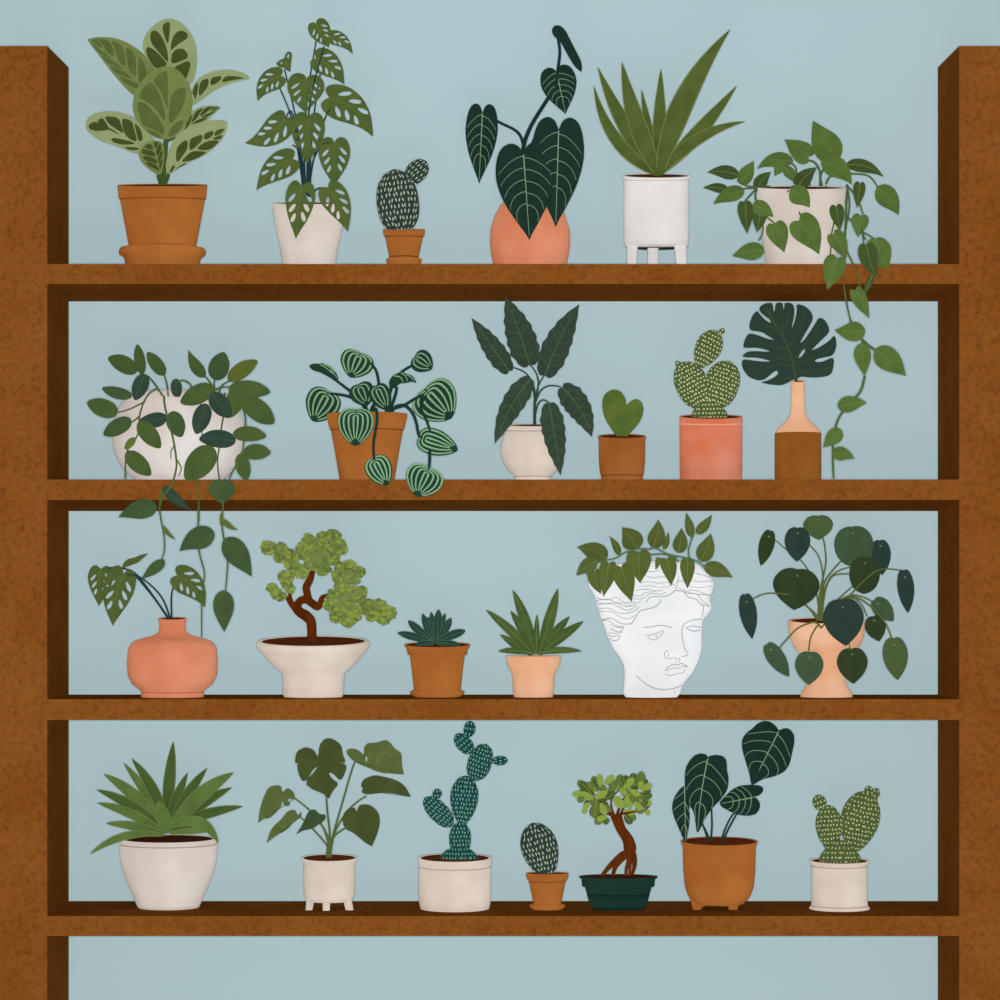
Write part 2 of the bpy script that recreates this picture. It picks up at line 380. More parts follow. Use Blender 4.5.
def leaf(parent, d, outline, b, t, bend=0, mats=None, veins=None, fold=0.16, pitch=0.0, curl=0.10, thick=0.6, holes=None, ribs=None, name='leaf'):
    """a solid curved blade; outline, b, t in plan units, d = depth of its base"""
    rib = Rib(b, t, bend, outline); k = K(d); B = W(b[0], b[1], d)
    xs = [p[0] for p in outline]; ys = [p[1] for p in outline]
    size = max(max(xs) - min(xs), max(ys) - min(ys)); g = max(1.6, size / 11)
    HL = []
    if holes == 'slots':
        n = 4
        for sd in (1, -1):
            for i in range(n):
                t0 = 0.08 + 0.19 * i + (0.04 if sd > 0 else 0)
                pts = []
                A = rib.at(t0 + .02, sd, 0.26 if i else .34); E = rib.at(min(.92, t0 + 0.20), sd, 0.80)
                dx, dy = E[0] - A[0], E[1] - A[1]; l = math.hypot(dx, dy)
                if l < 1.6: continue
                hw = min(l * 0.22, rib.L * 0.042)
                for a in range(10):
                    an = 2 * PI * a / 10; u = .5 + .5 * math.cos(an); v = hw * math.sin(an) * (0.7 + .5 * u)
                    pts.append((A[0] + dx * u - dy / l * v, A[1] + dy * u + dx / l * v))
                if all(inside(p, outline) and edge_dist(p, outline) > 0.5 for p in pts): HL.append(pts)
    elif holes: HL = holes
    v2 = [Vector(p) for p in outline]; edges = [(i, (i + 1) % len(outline)) for i in range(len(outline))]
    for h in HL:
        s0 = len(v2); v2 += [Vector(p) for p in h]; edges += [(s0 + i, s0 + (i + 1) % len(h)) for i in range(len(h))]
    def clear(p, m_):
        return edge_dist(p, outline) > m_ and all(not inside(p, h) and edge_dist(p, h) > m_ * .6 for h in HL)
    for i in range(1, 14):
        p = rib.M(i / 14)
        if inside(p, outline) and clear(p, g * .35): v2.append(Vector(p))
    y = min(ys) + g / 2; row_ = 0
    while y < max(ys):
        x = min(xs) + (g / 2 if row_ % 2 else g); row_ += 1
        while x < max(xs):
            p = (x, y)
            if inside(p, outline) and clear(p, g * .4) and rib.dist(p)[0] > g * .45: v2.append(Vector(p))
            x += g
        y += g
    res = delaunay_2d_cdt(v2, edges, [], 0, 1e-5, True)
    V, F = res[0], res[2]
    F = [f for f in F if inside(((V[f[0]][0] + V[f[1]][0] + V[f[2]][0]) / 3, (V[f[0]][1] + V[f[1]][1] + V[f[2]][1]) / 3), outline)
         and not any(inside(((V[f[0]][0] + V[f[1]][0] + V[f[2]][0]) / 3, (V[f[0]][1] + V[f[1]][1] + V[f[2]][1]) / 3), h) for h in HL)]
    def P3(p, off=0.0):
        dd, tt = rib.dist(p)
        along = ((p[0] - b[0]) * (t[0] - b[0]) + (p[1] - b[1]) * (t[1] - b[1])) / rib.L
        dep = fold * (math.sqrt(dd * dd + 1) - 1) + pitch * along - curl * rib.L * 4 * tt * (1 - tt) * .5 - off
        return Vector((B.x + (p[0] - b[0]) * k, B.y + dep * k, B.z - (p[1] - b[1]) * k))
    mb = MB(); n = len(V)
    front = [P3(v) for v in V]; back = [P3(v, -thick) for v in V]
    bd = {}
    for f in F:
        for i in range(3):
            e = (f[i], f[(i + 1) % 3]); bd[e] = 1
    side = [[a, b_, b_ + n, a + n] for (a, b_) in bd if (b_, a) not in bd]
    mb.add(front + back, [list(f) for f in F] + [[i + n for i in f][::-1] for f in F])
    mb.add(front + back, side, 0, False)
    # raised pattern
    def strip(pl, w0, w1, mi=1, off=0.5):
        if len(pl) < 2: return
        a = []; m_ = len(pl)
        for i, p in enumerate(pl):
            q0, q1 = pl[max(0, i - 1)], pl[min(m_ - 1, i + 1)]
            dx, dy = q1[0] - q0[0], q1[1] - q0[1]; l = math.hypot(dx, dy) + 1e-9
            w = (w0 + (w1 - w0) * i / (m_ - 1)) / 2
            a += [P3((p[0] - dy / l * w, p[1] + dx / l * w), off), P3((p[0] + dy / l * w, p[1] - dx / l * w), off)]
        mb.add(a, [[2 * i, 2 * i + 1, 2 * i + 3, 2 * i + 2] for i in range(m_ - 1)], mi)
    vv = veins or {}
    if vv.get('mid'):
        e = vv.get('mid_end', .95)
        strip([rib.M(vv.get('start', 0.0) + (e - vv.get('start', 0)) * i / 12) for i in range(13)], vv['mid'], vv['mid'] * .4)
    for sd in (1, -1):
        if vv.get('lat'):
            N = vv['lat']; kk = vv.get('k', .2)
            for i in range(N):
                t0 = vv.get('l0', .05) + (vv.get('l1', .8) - vv.get('l0', .05)) * i / max(1, N - 1) + (.02 if sd < 0 else 0)
                pl = []
                for j in range(8):
                    f = j / 7 * vv.get('reach', .92); tt = t0 + kk * (f ** vv.get('pw', 1.6))
                    if tt > .97: break
                    q = rib.at(tt, sd, f)
                    if not inside(q, outline) and j: break
                    pl.append(q)
                strip(pl, vv.get('lw', .5), vv.get('lw', .5) * .6)
        if vv.get('edge'):
            pl = [rib.at(.04 + .92 * i / 14, sd, .93) for i in range(15)]
            strip(pl, vv['edge'], vv['edge'] * .7, vv.get('edge_m', 1))
        if vv.get('long'):
            half = catmull(TM['pep'], 3)
            for c in vv['long']:
                pl = []
                for (tt, s_) in half:
                    t2 = .12 + (tt - .12) * (c if tt < .16 else .78 + .19 * c)
                    m_ = rib.M(t2); n_ = rib.N(t2); pl.append((m_[0] + n_[0] * sd * s_ * c * vv['w'] / 2, m_[1] + n_[1] * sd * s_ * c * vv['w'] / 2))
                pl = pl[1::2]; q_ = len(pl) // 2
                if len(pl) % 2 == 0: pl = pl[:-1]
                pl = pl[:13] + pl[13:]
                w = vv['lw']; q_ = len(pl) // 2
                for (i0, i1, wa, wb) in ((0, q_, w * .45, w), (q_, len(pl) - 1, w, w * .5)):
                    strip(pl[i0:i1 + 1], wa, wb)
        if vv.get('patch') and not vv.get('pp'):
            N = vv['patch']; kk = vv.get('pk', .30)
            for i in range(N):
                t0 = .04 + .86 * i / N; t1 = .04 + .86 * (i + 1) / N; g_ = .014
                lo_, hi_ = [], []
                for j in range(8):
                    f = .07 + (.80 - .07) * j / 7
                    tw = 1 - (abs(j / 7 - .5) * 2) ** 4 * .45
                    mid_ = (t0 + t1) / 2; hw = ((t1 - t0) / 2 - g_) * tw
                    a = mid_ - hw + kk * f; c = mid_ + hw + kk * f
                    if c > .95: c = .95
                    if a > .93: break
                    lo_.append(rib.at(a, sd, f)); hi_.append(rib.at(c, sd, f))
                if len(lo_) > 2:
                    a = []
                    for p, q in zip(lo_, hi_): a += [P3(p, .5), P3(((p[0] + q[0]) / 2, (p[1] + q[1]) / 2), .5), P3(q, .5)]
                    fs = []
                    for q in range(len(lo_) - 1):
                        o_ = 3 * q; fs += [[o_, o_ + 1, o_ + 4, o_ + 3], [o_ + 1, o_ + 2, o_ + 5, o_ + 4]]
                    mb.add(a, fs, 2)
    for q in (vv.get('pp') or []):
        a = [P3(x, .5) for x in chaikin(q, [], 2)]; c_ = (sum(x[0] for x in q) / len(q), sum(x[1] for x in q) / len(q))
        a.append(P3(c_, .5)); mb.add(a, [[i, (i + 1) % (len(a) - 1), len(a) - 1] for i in range(len(a) - 1)], 2)
    for r_ in (ribs or []):
        pl = catmull(r_[0], 4); strip(pl, r_[1], r_[1] * .5)
    if vv.get('spot'):
        q = rib.M(vv.get('spot_t', .16)); r_ = vv['spot']
        a = [P3((q[0] + r_ * math.cos(x * PI / 4), q[1] + r_ * math.sin(x * PI / 4)), .6) for x in range(8)]
        mb.add(a, [list(range(8))], 1)
    ml = mats if isinstance(mats, (list, tuple)) else [mats]
    return mb.build(name, list(ml), parent, B)

def tmpl_outline(tm, b, t, w, bend=0, wb=None):
    rib = Rib(b, t, bend); half = catmull(TM[tm], 3); wb = wb or w; out = []
    for (tt, s) in half:
        m = rib.M(tt); n = rib.N(tt); out.append((m[0] + n[0] * s * w / 2, m[1] + n[1] * s * w / 2))
    for (tt, s) in half[::-1][1:-1] + ([half[0]] if half[0][1] > 0 else []):
        m = rib.M(tt); n = rib.N(tt); out.append((m[0] - n[0] * s * wb / 2, m[1] - n[1] * s * wb / 2))
    return out

class Plant:
    def __init__(s, name, label, cat, shelf, cx, d, T, group=None):
        s.T = T; s.d = d; s.shelf = shelf; s.cx = cx
        s.root = thing(name, label, cat, W(cx, shelf_y(shelf, d), d), group)
        s.leafd = []; s.front = d - .05
    def p(s, q, T=None):
        T = T or s.T; return (T[0] + q[0] / T[2], T[1] + q[1] / T[2])
    def pot(s, prof, mats, r=None, **kw):
        s.front = s.d - (r or max(p[1] for p in prof)) * S - 0.008
        return make_pot(s.root, s.shelf, s.cx, prof, s.d, mats, **kw)
    def leaves(s, specs, tm, mats, veins=None, T=None, dback=.03, dfront=-.035, holes=None, wscale=1, **kw):
        """specs back to front: (bx,by,tx,ty,w[,bend[,opts]]) or ('P',pts,b,t[,opts])"""
        T = T or s.T; N = len(specs)
        for i, sp in enumerate(specs):
            dd = s.d + dback + (dfront - dback) * i / max(1, N - 1)
            o = {}
            if sp[0] == 'P':
                b, t = s.p(sp[2], T), s.p(sp[3], T); pts = [s.p(q, T) for q in sp[1]]
                if len(sp) > 4: o = sp[4]
                out = chaikin(pts, [s.p(q, T) for q in sp[1] if q == sp[3]] + [s.p(q, T) for q in o.get('keep', [])], o.get('sm', 2)); bend = o.get('bend', 0) / T[2]
            else:
                b, t = s.p(sp[0:2], T), s.p(sp[2:4], T); w = sp[4] / T[2] * wscale; bend = (sp[5] if len(sp) > 5 else 0) / T[2]
                if len(sp) > 6: o = sp[6]
                out = tmpl_outline(o.get('tm', tm), b, t, w, bend, o['wb'] / T[2] if 'wb' in o else None)
            if o.get('f'): dd = s.front - .003 * (i % 9)
            if 'y' in o: dd = o['y']
            vq = o.get('v', veins)
            if vq and vq.get('long') and sp[0] != 'P': vq = dict(vq, w=w)
            elif vq and vq.get('long'): vq = {}
            s.leafd.append(dd)
            ki = dict(kw)
            for q in ('fold', 'pitch', 'curl', 'thick', 'ribs'):
                if q in o: ki[q] = o[q]
            if 'ribs' in ki and ki['ribs']: ki['ribs'] = [([s.p(q, T) for q in r_[0]], r_[1]) for r_ in ki['ribs']]
            if vq and vq.get('pp'): vq = dict(vq, pp=[[s.p(q, T) for q in x] for x in vq['pp']])
            hl = o.get('holes', holes)
            if isinstance(hl, list): hl = [[s.p(q, T) for q in h] for h in hl]
            leaf(s.root, dd, out, b, t, bend, o.get('m', mats), vq, holes=hl, **ki)
    def stems(s, specs, m, r=1.2, T=None, name='stem'):
        """(points, leaf index or depth or None[, radius[, start depth]])"""
        T = T or s.T
        for sp in specs:
            pts = [s.p(q, T) for q in sp[0]]; e = sp[1]
            d1 = s.d - .005 if e is None else (s.leafd[e] + .002 if isinstance(e, int) else e)
            d0 = sp[3] if len(sp) > 3 else s.d - .002
            rr = sp[2] if len(sp) > 2 else r
            n = len(pts) - 1; mb = MB(); P3 = []
            for i, q in enumerate(pts):
                u = min(1, (i / n) * 1.3); dd = d0 + (d1 - d0) * u; P3.append(W(q[0], q[1], dd))
            rad = [K(s.d) * (rr[0] + (rr[1] - rr[0]) * i / n) if isinstance(rr, tuple) else K(s.d) * rr * (1 - .3 * i / n) for i in range(n + 1)]
            if len(sp) > 4: rad = [K(s.d) * a for a in sp[4]]
            tube(mb, P3, rad); mb.build(name, m, s.root)

# ---- cactus pads
PADP = [(0, .30), (.08, .5), (.25, .8), (.5, 1), (.72, .93), (.88, .66), (.96, .38), (1, 0.02)]
MOUND = [(0, .96), (.3, .93), (.6, .72), (.85, .44), (1, .28)]
PADE = [(0, .25), (.05, .5), (.15, .78), (.3, .95), (.5, 1), (.7, .93), (.86, .7), (.95, .42), (1, 0.02)]
def pad(plant, b, t, w, mats, T=None, mark=(4.2, 1.5), gap=(6.5, 5), prof=PADP, thick=.5, dd=0, fuzz=0, name='cactus_pad', cut=None):
    b, t = plant.p(b, T), plant.p(t, T); w = w / (T or plant.T)[2]; d = plant.d + dd; k = K(d)
    B = W(b[0], b[1], d); E = W(t[0], t[1], d); ax = (E - B); Ln = ax.length; ax.normalize()
    sx = ax.cross(Vector((0, 1, 0))).normalized(); hw = w * k / 2; mb = MB(); seg = 20
    pr = catmull(prof, 3)
    def surf(tt, a, off=0):
        for i in range(len(pr) - 1):
            if pr[i][0] <= tt <= pr[i + 1][0]:
                u = (tt - pr[i][0]) / (pr[i + 1][0] - pr[i][0] + 1e-9); s_ = pr[i][1] + (pr[i + 1][1] - pr[i][1]) * u; break
        else: s_ = pr[-1][1]
        return B + ax * Ln * tt + sx * (hw * s_ + off) * math.sin(a) - Vector((0, 1, 0)) * (hw * s_ * thick + off) * math.cos(a)
    vs = []; 
    for (tt, s_) in pr: vs += [surf(tt, 2 * PI * j / seg) for j in range(seg)]
    n = len(pr)
    fs = [[i * seg + j, i * seg + (j + 1) % seg, (i + 1) * seg + (j + 1) % seg, (i + 1) * seg + j] for i in range(n - 1) for j in range(seg)]
    mb.add(vs, fs); mb.add(vs, [list(range(seg)), [(n - 1) * seg + j for j in range(seg)]])
    # areole marks
    rows = max(2, int(Ln / k / gap[0])); rnd = random.Random(int(w * 100) + int(b[0]))
    for i in range(rows):
        tt = (i + .6) / (rows + .1)
        sw = 2 * w / 2 * min(1, next(s_ for (q, s_) in pr if q >= min(tt, .999)) + .05)
        cols = max(1, int(round(sw * 1.25 / gap[1])))
        for side in (0, PI):
            for j in range(cols):
                f = ((j + (.5 if i % 2 else .15)) / cols * 2 - .95) + rnd.uniform(-.05, .05)
                if abs(f) > .97: continue
                a = math.asin(f) + side; u = tt + rnd.uniform(-.012, .012)
                c = surf(u, a, .25 * k); e1 = (surf(min(1, u + .02), a, .25 * k) - surf(u - .02, a, .25 * k))
                if e1.length < 1e-6: continue
                e1.normalize(); e2 = (surf(u, a + .05, .25 * k) - surf(u, a - .05, .25 * k)).normalized()
                an = rnd.uniform(-.35, .35); f1 = e1 * math.cos(an) + e2 * math.sin(an); f2 = e2 * math.cos(an) - e1 * math.sin(an)
                nn = f1.cross(f2).normalized()
                if nn.dot(c - (B + ax * Ln * u)) < 0: nn = -nn
                ml, mw = mark[0] * k / 2, mark[1] * k / 2
                q = [c + f1 * ml, c + f1 * ml * .3 + f2 * mw, c - f1 * ml * .7 + f2 * mw * .7, c - f1 * ml, c - f1 * ml * .7 - f2 * mw * .7, c + f1 * ml * .3 - f2 * mw, c + nn * .5 * k]
                mb.add(q, [[x, (x + 1) % 6, 6] for x in range(6)], 1)
    if fuzz:
        m_ = int(Ln / k / 3)
        for i in range(m_):
            tt = .1 + .88 * i / m_
            for a in (PI / 2, -PI / 2):
                c = surf(tt, a); o_ = (surf(tt, a, 1) - c).normalized() * fuzz * k + ax * fuzz * k * .8
                tube(mb, [c, c + o_], [.35 * k, .05 * k], 4, 1, 1)
    return mb.build(name, mats, plant.root)

D = 0.14
ST = L['stem_mid']
T1, T2, T3, T4, T5, T6 = (0, 0, 3.332), (230, 0, 3.332), (450, 0, 3.333), (690, 100, 2.5), (0, 300, 3.448), (280, 300, 4.545)
T7, T8, T9, T10, T11, T12 = (450, 280, 4.547), (650, 280, 4.0), (60, 480, 4.1667), (240, 500, 4.1667), (460, 500, 3.571), (720, 490, 4.348)
T13, T14, T15, T16, T17 = (60, 710, 4.545), (240, 710, 4.545), (400, 710, 4.545), (560, 710, 4.0), (780, 750, 4.0)
U, H2, H3, FB, GP, B2 = (735, 290, 9.09), (570, 505, 6.06), (585, 590, 7.143), (565, 765, 10), (570, 830, 10), (255, 520, 6.897)
R_, SU, A1, A2, CC, OP, P1, P2, AN = (80, 10, 5.554), (395, 600, 9.524), (240, 10, 7.143), (240, 110, 7.143), (370, 150, 8.33), (660, 320, 9.09), (700, 110, 6.453), (800, 110, 4.762), (660, 715, 6.897)

# 1 variegated rubber plant ------------------------------------------------
p = Plant('potted_rubber_plant', 'variegated rubber plant with broad pale rimmed leaves in a flared terracotta pot', 'potted plant', 0, 162.5, D, R_)
p.pot([(185, 44.7), (198.5, 43.6), (199, 42.9, 1), (200, 42.2), (225, 37.5), (247.4, 33.3, 1), (249, 33), (266, 30)], [TERRA, TERRAL], ell=2.4)  # lower dark ring: painted shade where the pot meets its saucer
saucer(0, 162.5, [(248.8, 42), (251, 43.4), (254.5, 43), (257.5, 39), (264, 35), (271, 34)], D, 'round terracotta saucer under the variegated rubber plant pot')
pv = dict(mid=1.1, patch=4, lat=0)
vm = [L['pale_margin'], L['pale_margin'], L['dark_patch']]; gm = [L['mid_green'], L['mid_green'], L['mid_patch']]; gd = [L['mid_green'], L['mid_green'], L['dark_patch']]
p.leaves([
 ('P', [(345,200),(360,140),(400,90),(450,55),(505,45),(555,65),(600,105),(635,165),(650,230),(645,330),(625,400),(560,440),(450,440),(400,330),(365,260)], (500,420), (500,48), {'m': vm, 'v': dict(pp=[[(455,90),(480,66),(503,72),(500,120),(492,200),(470,150)], [(390,122),(420,110),(450,140),(482,205),(492,265),(490,297),(440,240),(392,180)], [(366,212),(382,203),(430,235),(487,302),(475,314),(420,327),(398,300),(372,255)], [(505,232),(508,185),(525,135),(562,111),(597,128),(600,158),(560,182),(520,217)], [(508,302),(510,252),(530,223),(572,213),(597,238),(600,267),(550,292)], [(518,332),(540,310),(602,281),(616,300),(602,350),(585,388),(545,360)]])}),
 ('P', [(40,165),(90,150),(170,152),(240,170),(310,210),(360,250),(410,320),(440,380),(400,440),(330,470),(295,475),(240,420),(180,350),(120,270),(70,205)], (385,480), (40,165), {'m': gm, 'v': dict(mid=1, patch=5), 'bend': 18}),
 ('P', [(610,545),(615,460),(640,400),(680,365),(740,340),(820,330),(880,340),(930,360),(945,382),(900,390),(830,410),(760,440),(700,480)], (600,540), (945,380), {'m': vm, 'v': dict(pp=[[(636,480),(622,460),(640,415),(656,403),(657,450),(641,505)], [(658,494),(665,398),(717,378),(713,432)], [(723,427),(730,376),(793,366),(777,402)], [(783,407),(808,368),(870,370),(925,380),(850,392)]]), 'bend': -34}),
 ('P', [(550,700),(600,590),(640,550),(700,530),(790,535),(750,570),(710,610),(650,650),(600,690)], (555,700), (790,537), {'m': vm, 'v': dict(mid=.8, patch=4), 'bend': -18}),
 ('P', [(30,630),(45,595),(90,570),(150,560),(230,568),(300,595),(350,640),(400,700),(430,760),(330,795),(300,795),(200,755),(120,730),(60,690),(35,660)], (400,780), (32,630), {'m': vm, 'v': dict(pp=[[(46,650),(58,630),(90,620),(140,650),(175,667),(100,676),(60,667)], [(92,618),(127,595),(150,645),(182,668),(232,697),(190,682),(130,650)], [(133,588),(217,598),(230,640),(247,692),(200,662),(155,630)], [(233,600),(287,613),(302,660),(322,737),(280,722),(248,690),(236,648)], [(300,623),(337,658),(352,717),(330,737),(315,690)], [(172,720),(190,712),(290,733),(312,747),(250,752),(192,742)], [(238,762),(320,765),(335,774),(290,784)]]), 'bend': -12}),
 ('P', [(480,915),(475,850),(495,780),(520,720),(560,680),(620,640),(700,615),(820,612),(815,660),(790,720),(740,770),(690,810),(620,840),(550,870),(510,905)], (490,912), (821,614), {'m': vm, 'v': dict(pp=[[(543,758),(580,726),(602,728),(599,775),(560,832),(538,852),(533,800)], [(610,722),(640,706),(683,692),(682,730),(640,768),(610,788)], [(692,688),(740,672),(747,690),(715,720),(690,724)], [(755,670),(808,657),(792,682),(745,708)], [(553,852),(610,797),(640,785),(715,791),(640,834)], [(648,777),(680,745),(720,728),(780,725),(742,767),(700,783)], [(735,717),(792,690),(787,717),(750,724)], [(498,892),(520,860),(532,870),(505,908)], [(518,897),(570,857),(605,851),(540,883)]]), 'bend': -10}),
 ('P', [(440,918),(390,890),(345,850),(322,800),(335,765),(370,735),(420,722),(460,735),(470,790),(465,850),(455,905)], (445,916), (400,728), {'m': gd, 'v': dict(mid=.8, patch=4), 'bend': 6}),
 ('P', [(475,722),(420,710),(360,670),(310,610),(290,540),(300,460),(340,390),(400,335),(470,308),(540,325),(590,380),(620,450),(625,530),(610,600),(570,660),(530,700)], (478,722), (487,310), {'m': gm, 'v': dict(pp=[[(487,345),(470,338),(418,373),(408,400),(450,450),(475,520),(490,560),(492,450)], [(398,395),(350,428),(322,490),(360,500),(410,540),(460,602),(474,622),(472,550),(440,460)], [(318,505),(320,560),(348,642),(390,655),(440,682),(467,697),(470,655),(430,590),(370,522)], [(365,665),(400,694),(440,710),(460,706),(420,675)], [(518,458),(560,433),(590,428),(587,500),(550,582),(502,642),(494,600),(502,500)], [(500,667),(530,625),(577,610),(567,650),(520,697),(488,707)]])}),
], 'ellip', vm, dback=.03, dfront=-.03)
p.stems([([(458,985),(465,860),(478,722),(485,600)], .13, (3.2, 2.0)), ([(455,980),(435,925),(440,905)], 6, (2.0, 1.4)), ([(462,980),(485,935),(492,905)], 5, (2.2, 1.4)),
         ([(480,740),(440,770),(395,780)], 4, (1.2, .8)), ([(480,730),(530,710),(560,695)], 3, (1.2, .8)), ([(485,620),(540,570),(605,538)], 2, (1.2, .8)), ([(485,620),(430,540),(380,470)], 1, (1.2, .8)), ([(485,600),(490,500),(500,420)], 0, (1.4, 1))], mat('leaf_stem_rubber', '#47602d'))

# 2 swiss cheese vine in cream pot -------------------------------------------
p = Plant('potted_swiss_cheese_vine', 'swiss cheese vine with holed heart leaves in a tapered cream pot', 'potted plant', 0, 309, D, A1)
p.pot([(203, 37), (204.5, 36.8), (225, 34), (250, 28.5), (266, 26)], [CREAM], ell=2.2, soil=SOIL)
sw = [L['swiss'], mat('leaf_swiss_rib', '#6d8038')]
sv = dict(mid=.7)
p.leaves([
 (310,75+20,308,70,0.1,0,{}) if False else ('P', [(256,382),(272,365),(300,350),(318,345),(322,312),(345,293),(372,303),(366,365),(360,440),(336,432),(316,412),(280,408)], (316,362), (360,440), {'holes': [[(335,330),(345,310),(352,315),(350,340),(340,345)], [(285,375),(300,368),(305,378),(290,388)]]}),
 (545,100,635,268,150,0,{'tm':'deep','wb':155}),
 (640,190,805,315,100,-28,{'wb':110}),
 (545,345,745,532,170,-22,{'wb':200}),
 (290,470,127,652,160,34,{}),
 (475,490,470,735,262,6,{'tm':'deep'}),
 (640,625,950,905,260,-50,{'wb':235}),
], 'heart', sw, sv, holes='slots', dback=.03, dfront=0, fold=.12)
p.leaves([
 (325,60,35,235,200,-42,{}),
 (490,60,478,385,235,0,{'tm':'deep','wb':235}),
 (375,350,118,572,200,26,{}),
 (675,235,672,540,222,0,{'tm':'deep'}),
 (440,545,398,920,210,0,{'f':1}),
 (630,560,770,868,200,-18,{'f':1}),
], 'heart', sw, sv, T=A2, holes='slots', dback=-.005, dfront=-.035, fold=.12)
p.stems([([(455,610),(430,400),(370,60),(275,-175)], 4), ([(465,610),(450,400),(395,40),(318,-290)], 0), ([(480,610),(480,200),(475,-60),(545,-500)], 1), ([(485,610),(490,300),(500,-60),(600,-455)], .145), ([(485,610),(500,400),(525,60),(575,-270)], 3),
  ([(490,620),(520,380),(600,80),(650,-20)], 6), ([(465,610),(450,450),(430,300),(375,250)], 9), ([(495,620),(510,420),(540,320),(600,240),(675,240)], 10), ([(495,610),(505,560),(470,535),(440,548)], 11), ([(500,610),(560,560),(630,560)], 12), ([(470,600),(460,300),(490,60)], 8), ([(465,600),(380,40),(325,60)], 7)], L['stem_teal'], 0.9, T=A2)

# 3 small round cactus -----------------------------------------------------------
p = Plant('potted_cactus', 'small slate green cactus with one round ear in a terracotta pot', 'cactus', 0, 404, D, CC)
p.pot([(229.3, 21), (236, 20.4), (236.4, 19.6, 1), (237.4, 18.8), (256.8, 14.7, 1), (258, 14.4), (266, 13.5)], [TERRA, TERRAL], ell=.8, thick=2)  # both dark rings are painted shade, under the rim and above the saucer
saucer(0, 404, [(258.4, 16.5), (260, 17.8), (262, 17.4), (266, 15.5), (271, 15)], D, 'small terracotta saucer under the little slate-green cactus pot')
pad(p, (262, 700), (200, 160), 350, [L['cac_slate'], L['mark_pale']], mark=(4.4, 1.4), gap=(5.6, 4.6), prof=PADE, fuzz=1.6)
pad(p, (310, 266), (468, 92), 172, [L['cac_slate'], L['mark_pale']], mark=(3.8, 1.2), gap=(5, 4.2), prof=PADE, fuzz=1.6, dd=.004)

# 4 velvet philodendron ------------------------------------------------------------
p = Plant('potted_philodendron', 'dark philodendron with pale veined heart leaves in a round salmon pot', 'potted plant', 0, 530, D, T3)
p.pot([(200, 24), (205, 29.5), (215, 35), (228, 39.2), (240, 40.2), (252, 39.2), (264, 36.8), (266, 30)], [PEACH], ell=2, thick=2.5)
pm = [L['philo'], L['pale_vein']]
pv = dict(mid=1.1, lat=5, lw=.65, k=.24, l0=.02, l1=.58, reach=.9, pw=2.0)
p.leaves([
 (108,378,97,612,106,0,{}),
 ('P', [(338,100),(348,84),(366,82),(385,98),(400,130),(420,170),(436,200),(441,222),(438,240),(418,225),(395,190),(375,152),(362,132),(345,120)], (345,95), (438,240), {'v': {}, 'fold': .5}),
 (355,240,385,380,118,0,{}),
 (362,435,352,757,172,0,{'y': .048}),
 (245,515,265,800,192,0,{'f': 1}),
], 'deep', pm, pv, fold=.12)
p.stems([([(250,660),(245,560),(245,490),(225,440),(160,405),(112,368)], 0), ([(255,660),(245,560),(245,490),(270,420),(322,335),(352,285),(360,232)], 2, 2.3), ([(352,300),(362,215),(366,170),(358,120),(347,96)], 1, (1.6, 1.3), .12),
   ([(255,660),(255,560),(280,465),(320,440),(362,432)], 3), ([(250,660),(248,560),(246,497)], .07)], mat('stem_philo', '#1d3835'), 1.7)

# 5 aloe in three legged pot -----------------------------------------------------------
p = Plant('potted_aloe', 'aloe with long pointed leaves in a white pot on three legs', 'potted plant', 0, 656.3, D, T3)
p.pot([(175.5, 33.8), (178.5, 33.8), (179.3, 32.4, 1), (180, 32.4), (240, 32.3), (246.5, 31.5)], [WHITE, CREAML], ell=4.2, thick=2, bottom=False,
      legs=[(632.5, 243, 11.5, 631.5, 271, 8.5, -.02), (653, 243, 11.5, 653, 271, 10.5, .035), (680, 243, 12.5, 682, 271, 10.0, -.02)])
am = [L['aloe'], L['aloe_edge']]
p.leaves([
 (690,540,638,297,34,-4), (694,560,703,228,52,0),
 (690,580,492,222,60,-16), (700,578,957,285,60,6), (690,582,480,285,50,-44), (700,582,985,405,48,-34),
 (696,585,573,205,72,-16), (697,582,935,97,88,-34),
], 'aloe', am, dict(edge=.7), wscale=.86, dback=.02, dfront=-.02, fold=.3, curl=.05)

# 6 pothos ---------------------------------------------------------------------------------
p = Plant('potted_pothos', 'trailing pothos in a cream pot with its long vine hanging below the board', 'potted plant', 0, 801, D, P1)
p.pot([(187.5, 45.5), (190, 45), (225, 41), (255, 36), (266, 34)], [CREAM], ell=3.2)
pg = [L['pothos'], L['pothos_vein']]; pd = [L['pothos_dark'], L['pothos_vein']]; qv = dict(mid=.8)
p.leaves([
 (270,300+130,45,403,90,-26,{'m':pd,'tm':'ovate'}) if False else (250,425,45,403,88,16,{'m':pd,'tm':'ovate'}),
 (262,478,348,328,98,0,{'tm':'ovate'}),
 (185,520,18,502,62,10,{'m':pd,'tm':'ovate'}),
 (288,525,85,608,100,18,{'tm':'ovate'}),
 (600,335,368,380,96,34,{'tm':'ovate'}),
 (545,320,480,425,80,0,{'tm':'ovate'}), (540,370,618,475,70,-10,{'tm':'ovate'}),
 (365,515,460,400,85,-12,{'m':pd,'tm':'ovate'}),
 (640,480,755,370,105,-8,{'m':pd}),
 (700,300,545,190,140,0,{}),
 (890,325,730,68,185,-12,{'tm':'ovate'}),
], 'heart', pg, qv, dback=.04, dfront=-.02)
p.leaves([
 (220,262,398,318,62,-20,{'m':pd,'tm':'ovate'}), (365,370,470,500,100,-12,{'tm':'ovate'}), 
 (100,248,246,355,100,-24,{'tm':'ovate'}),
], 'heart', pg, qv, T=P2, dback=.0, dfront=-.04)
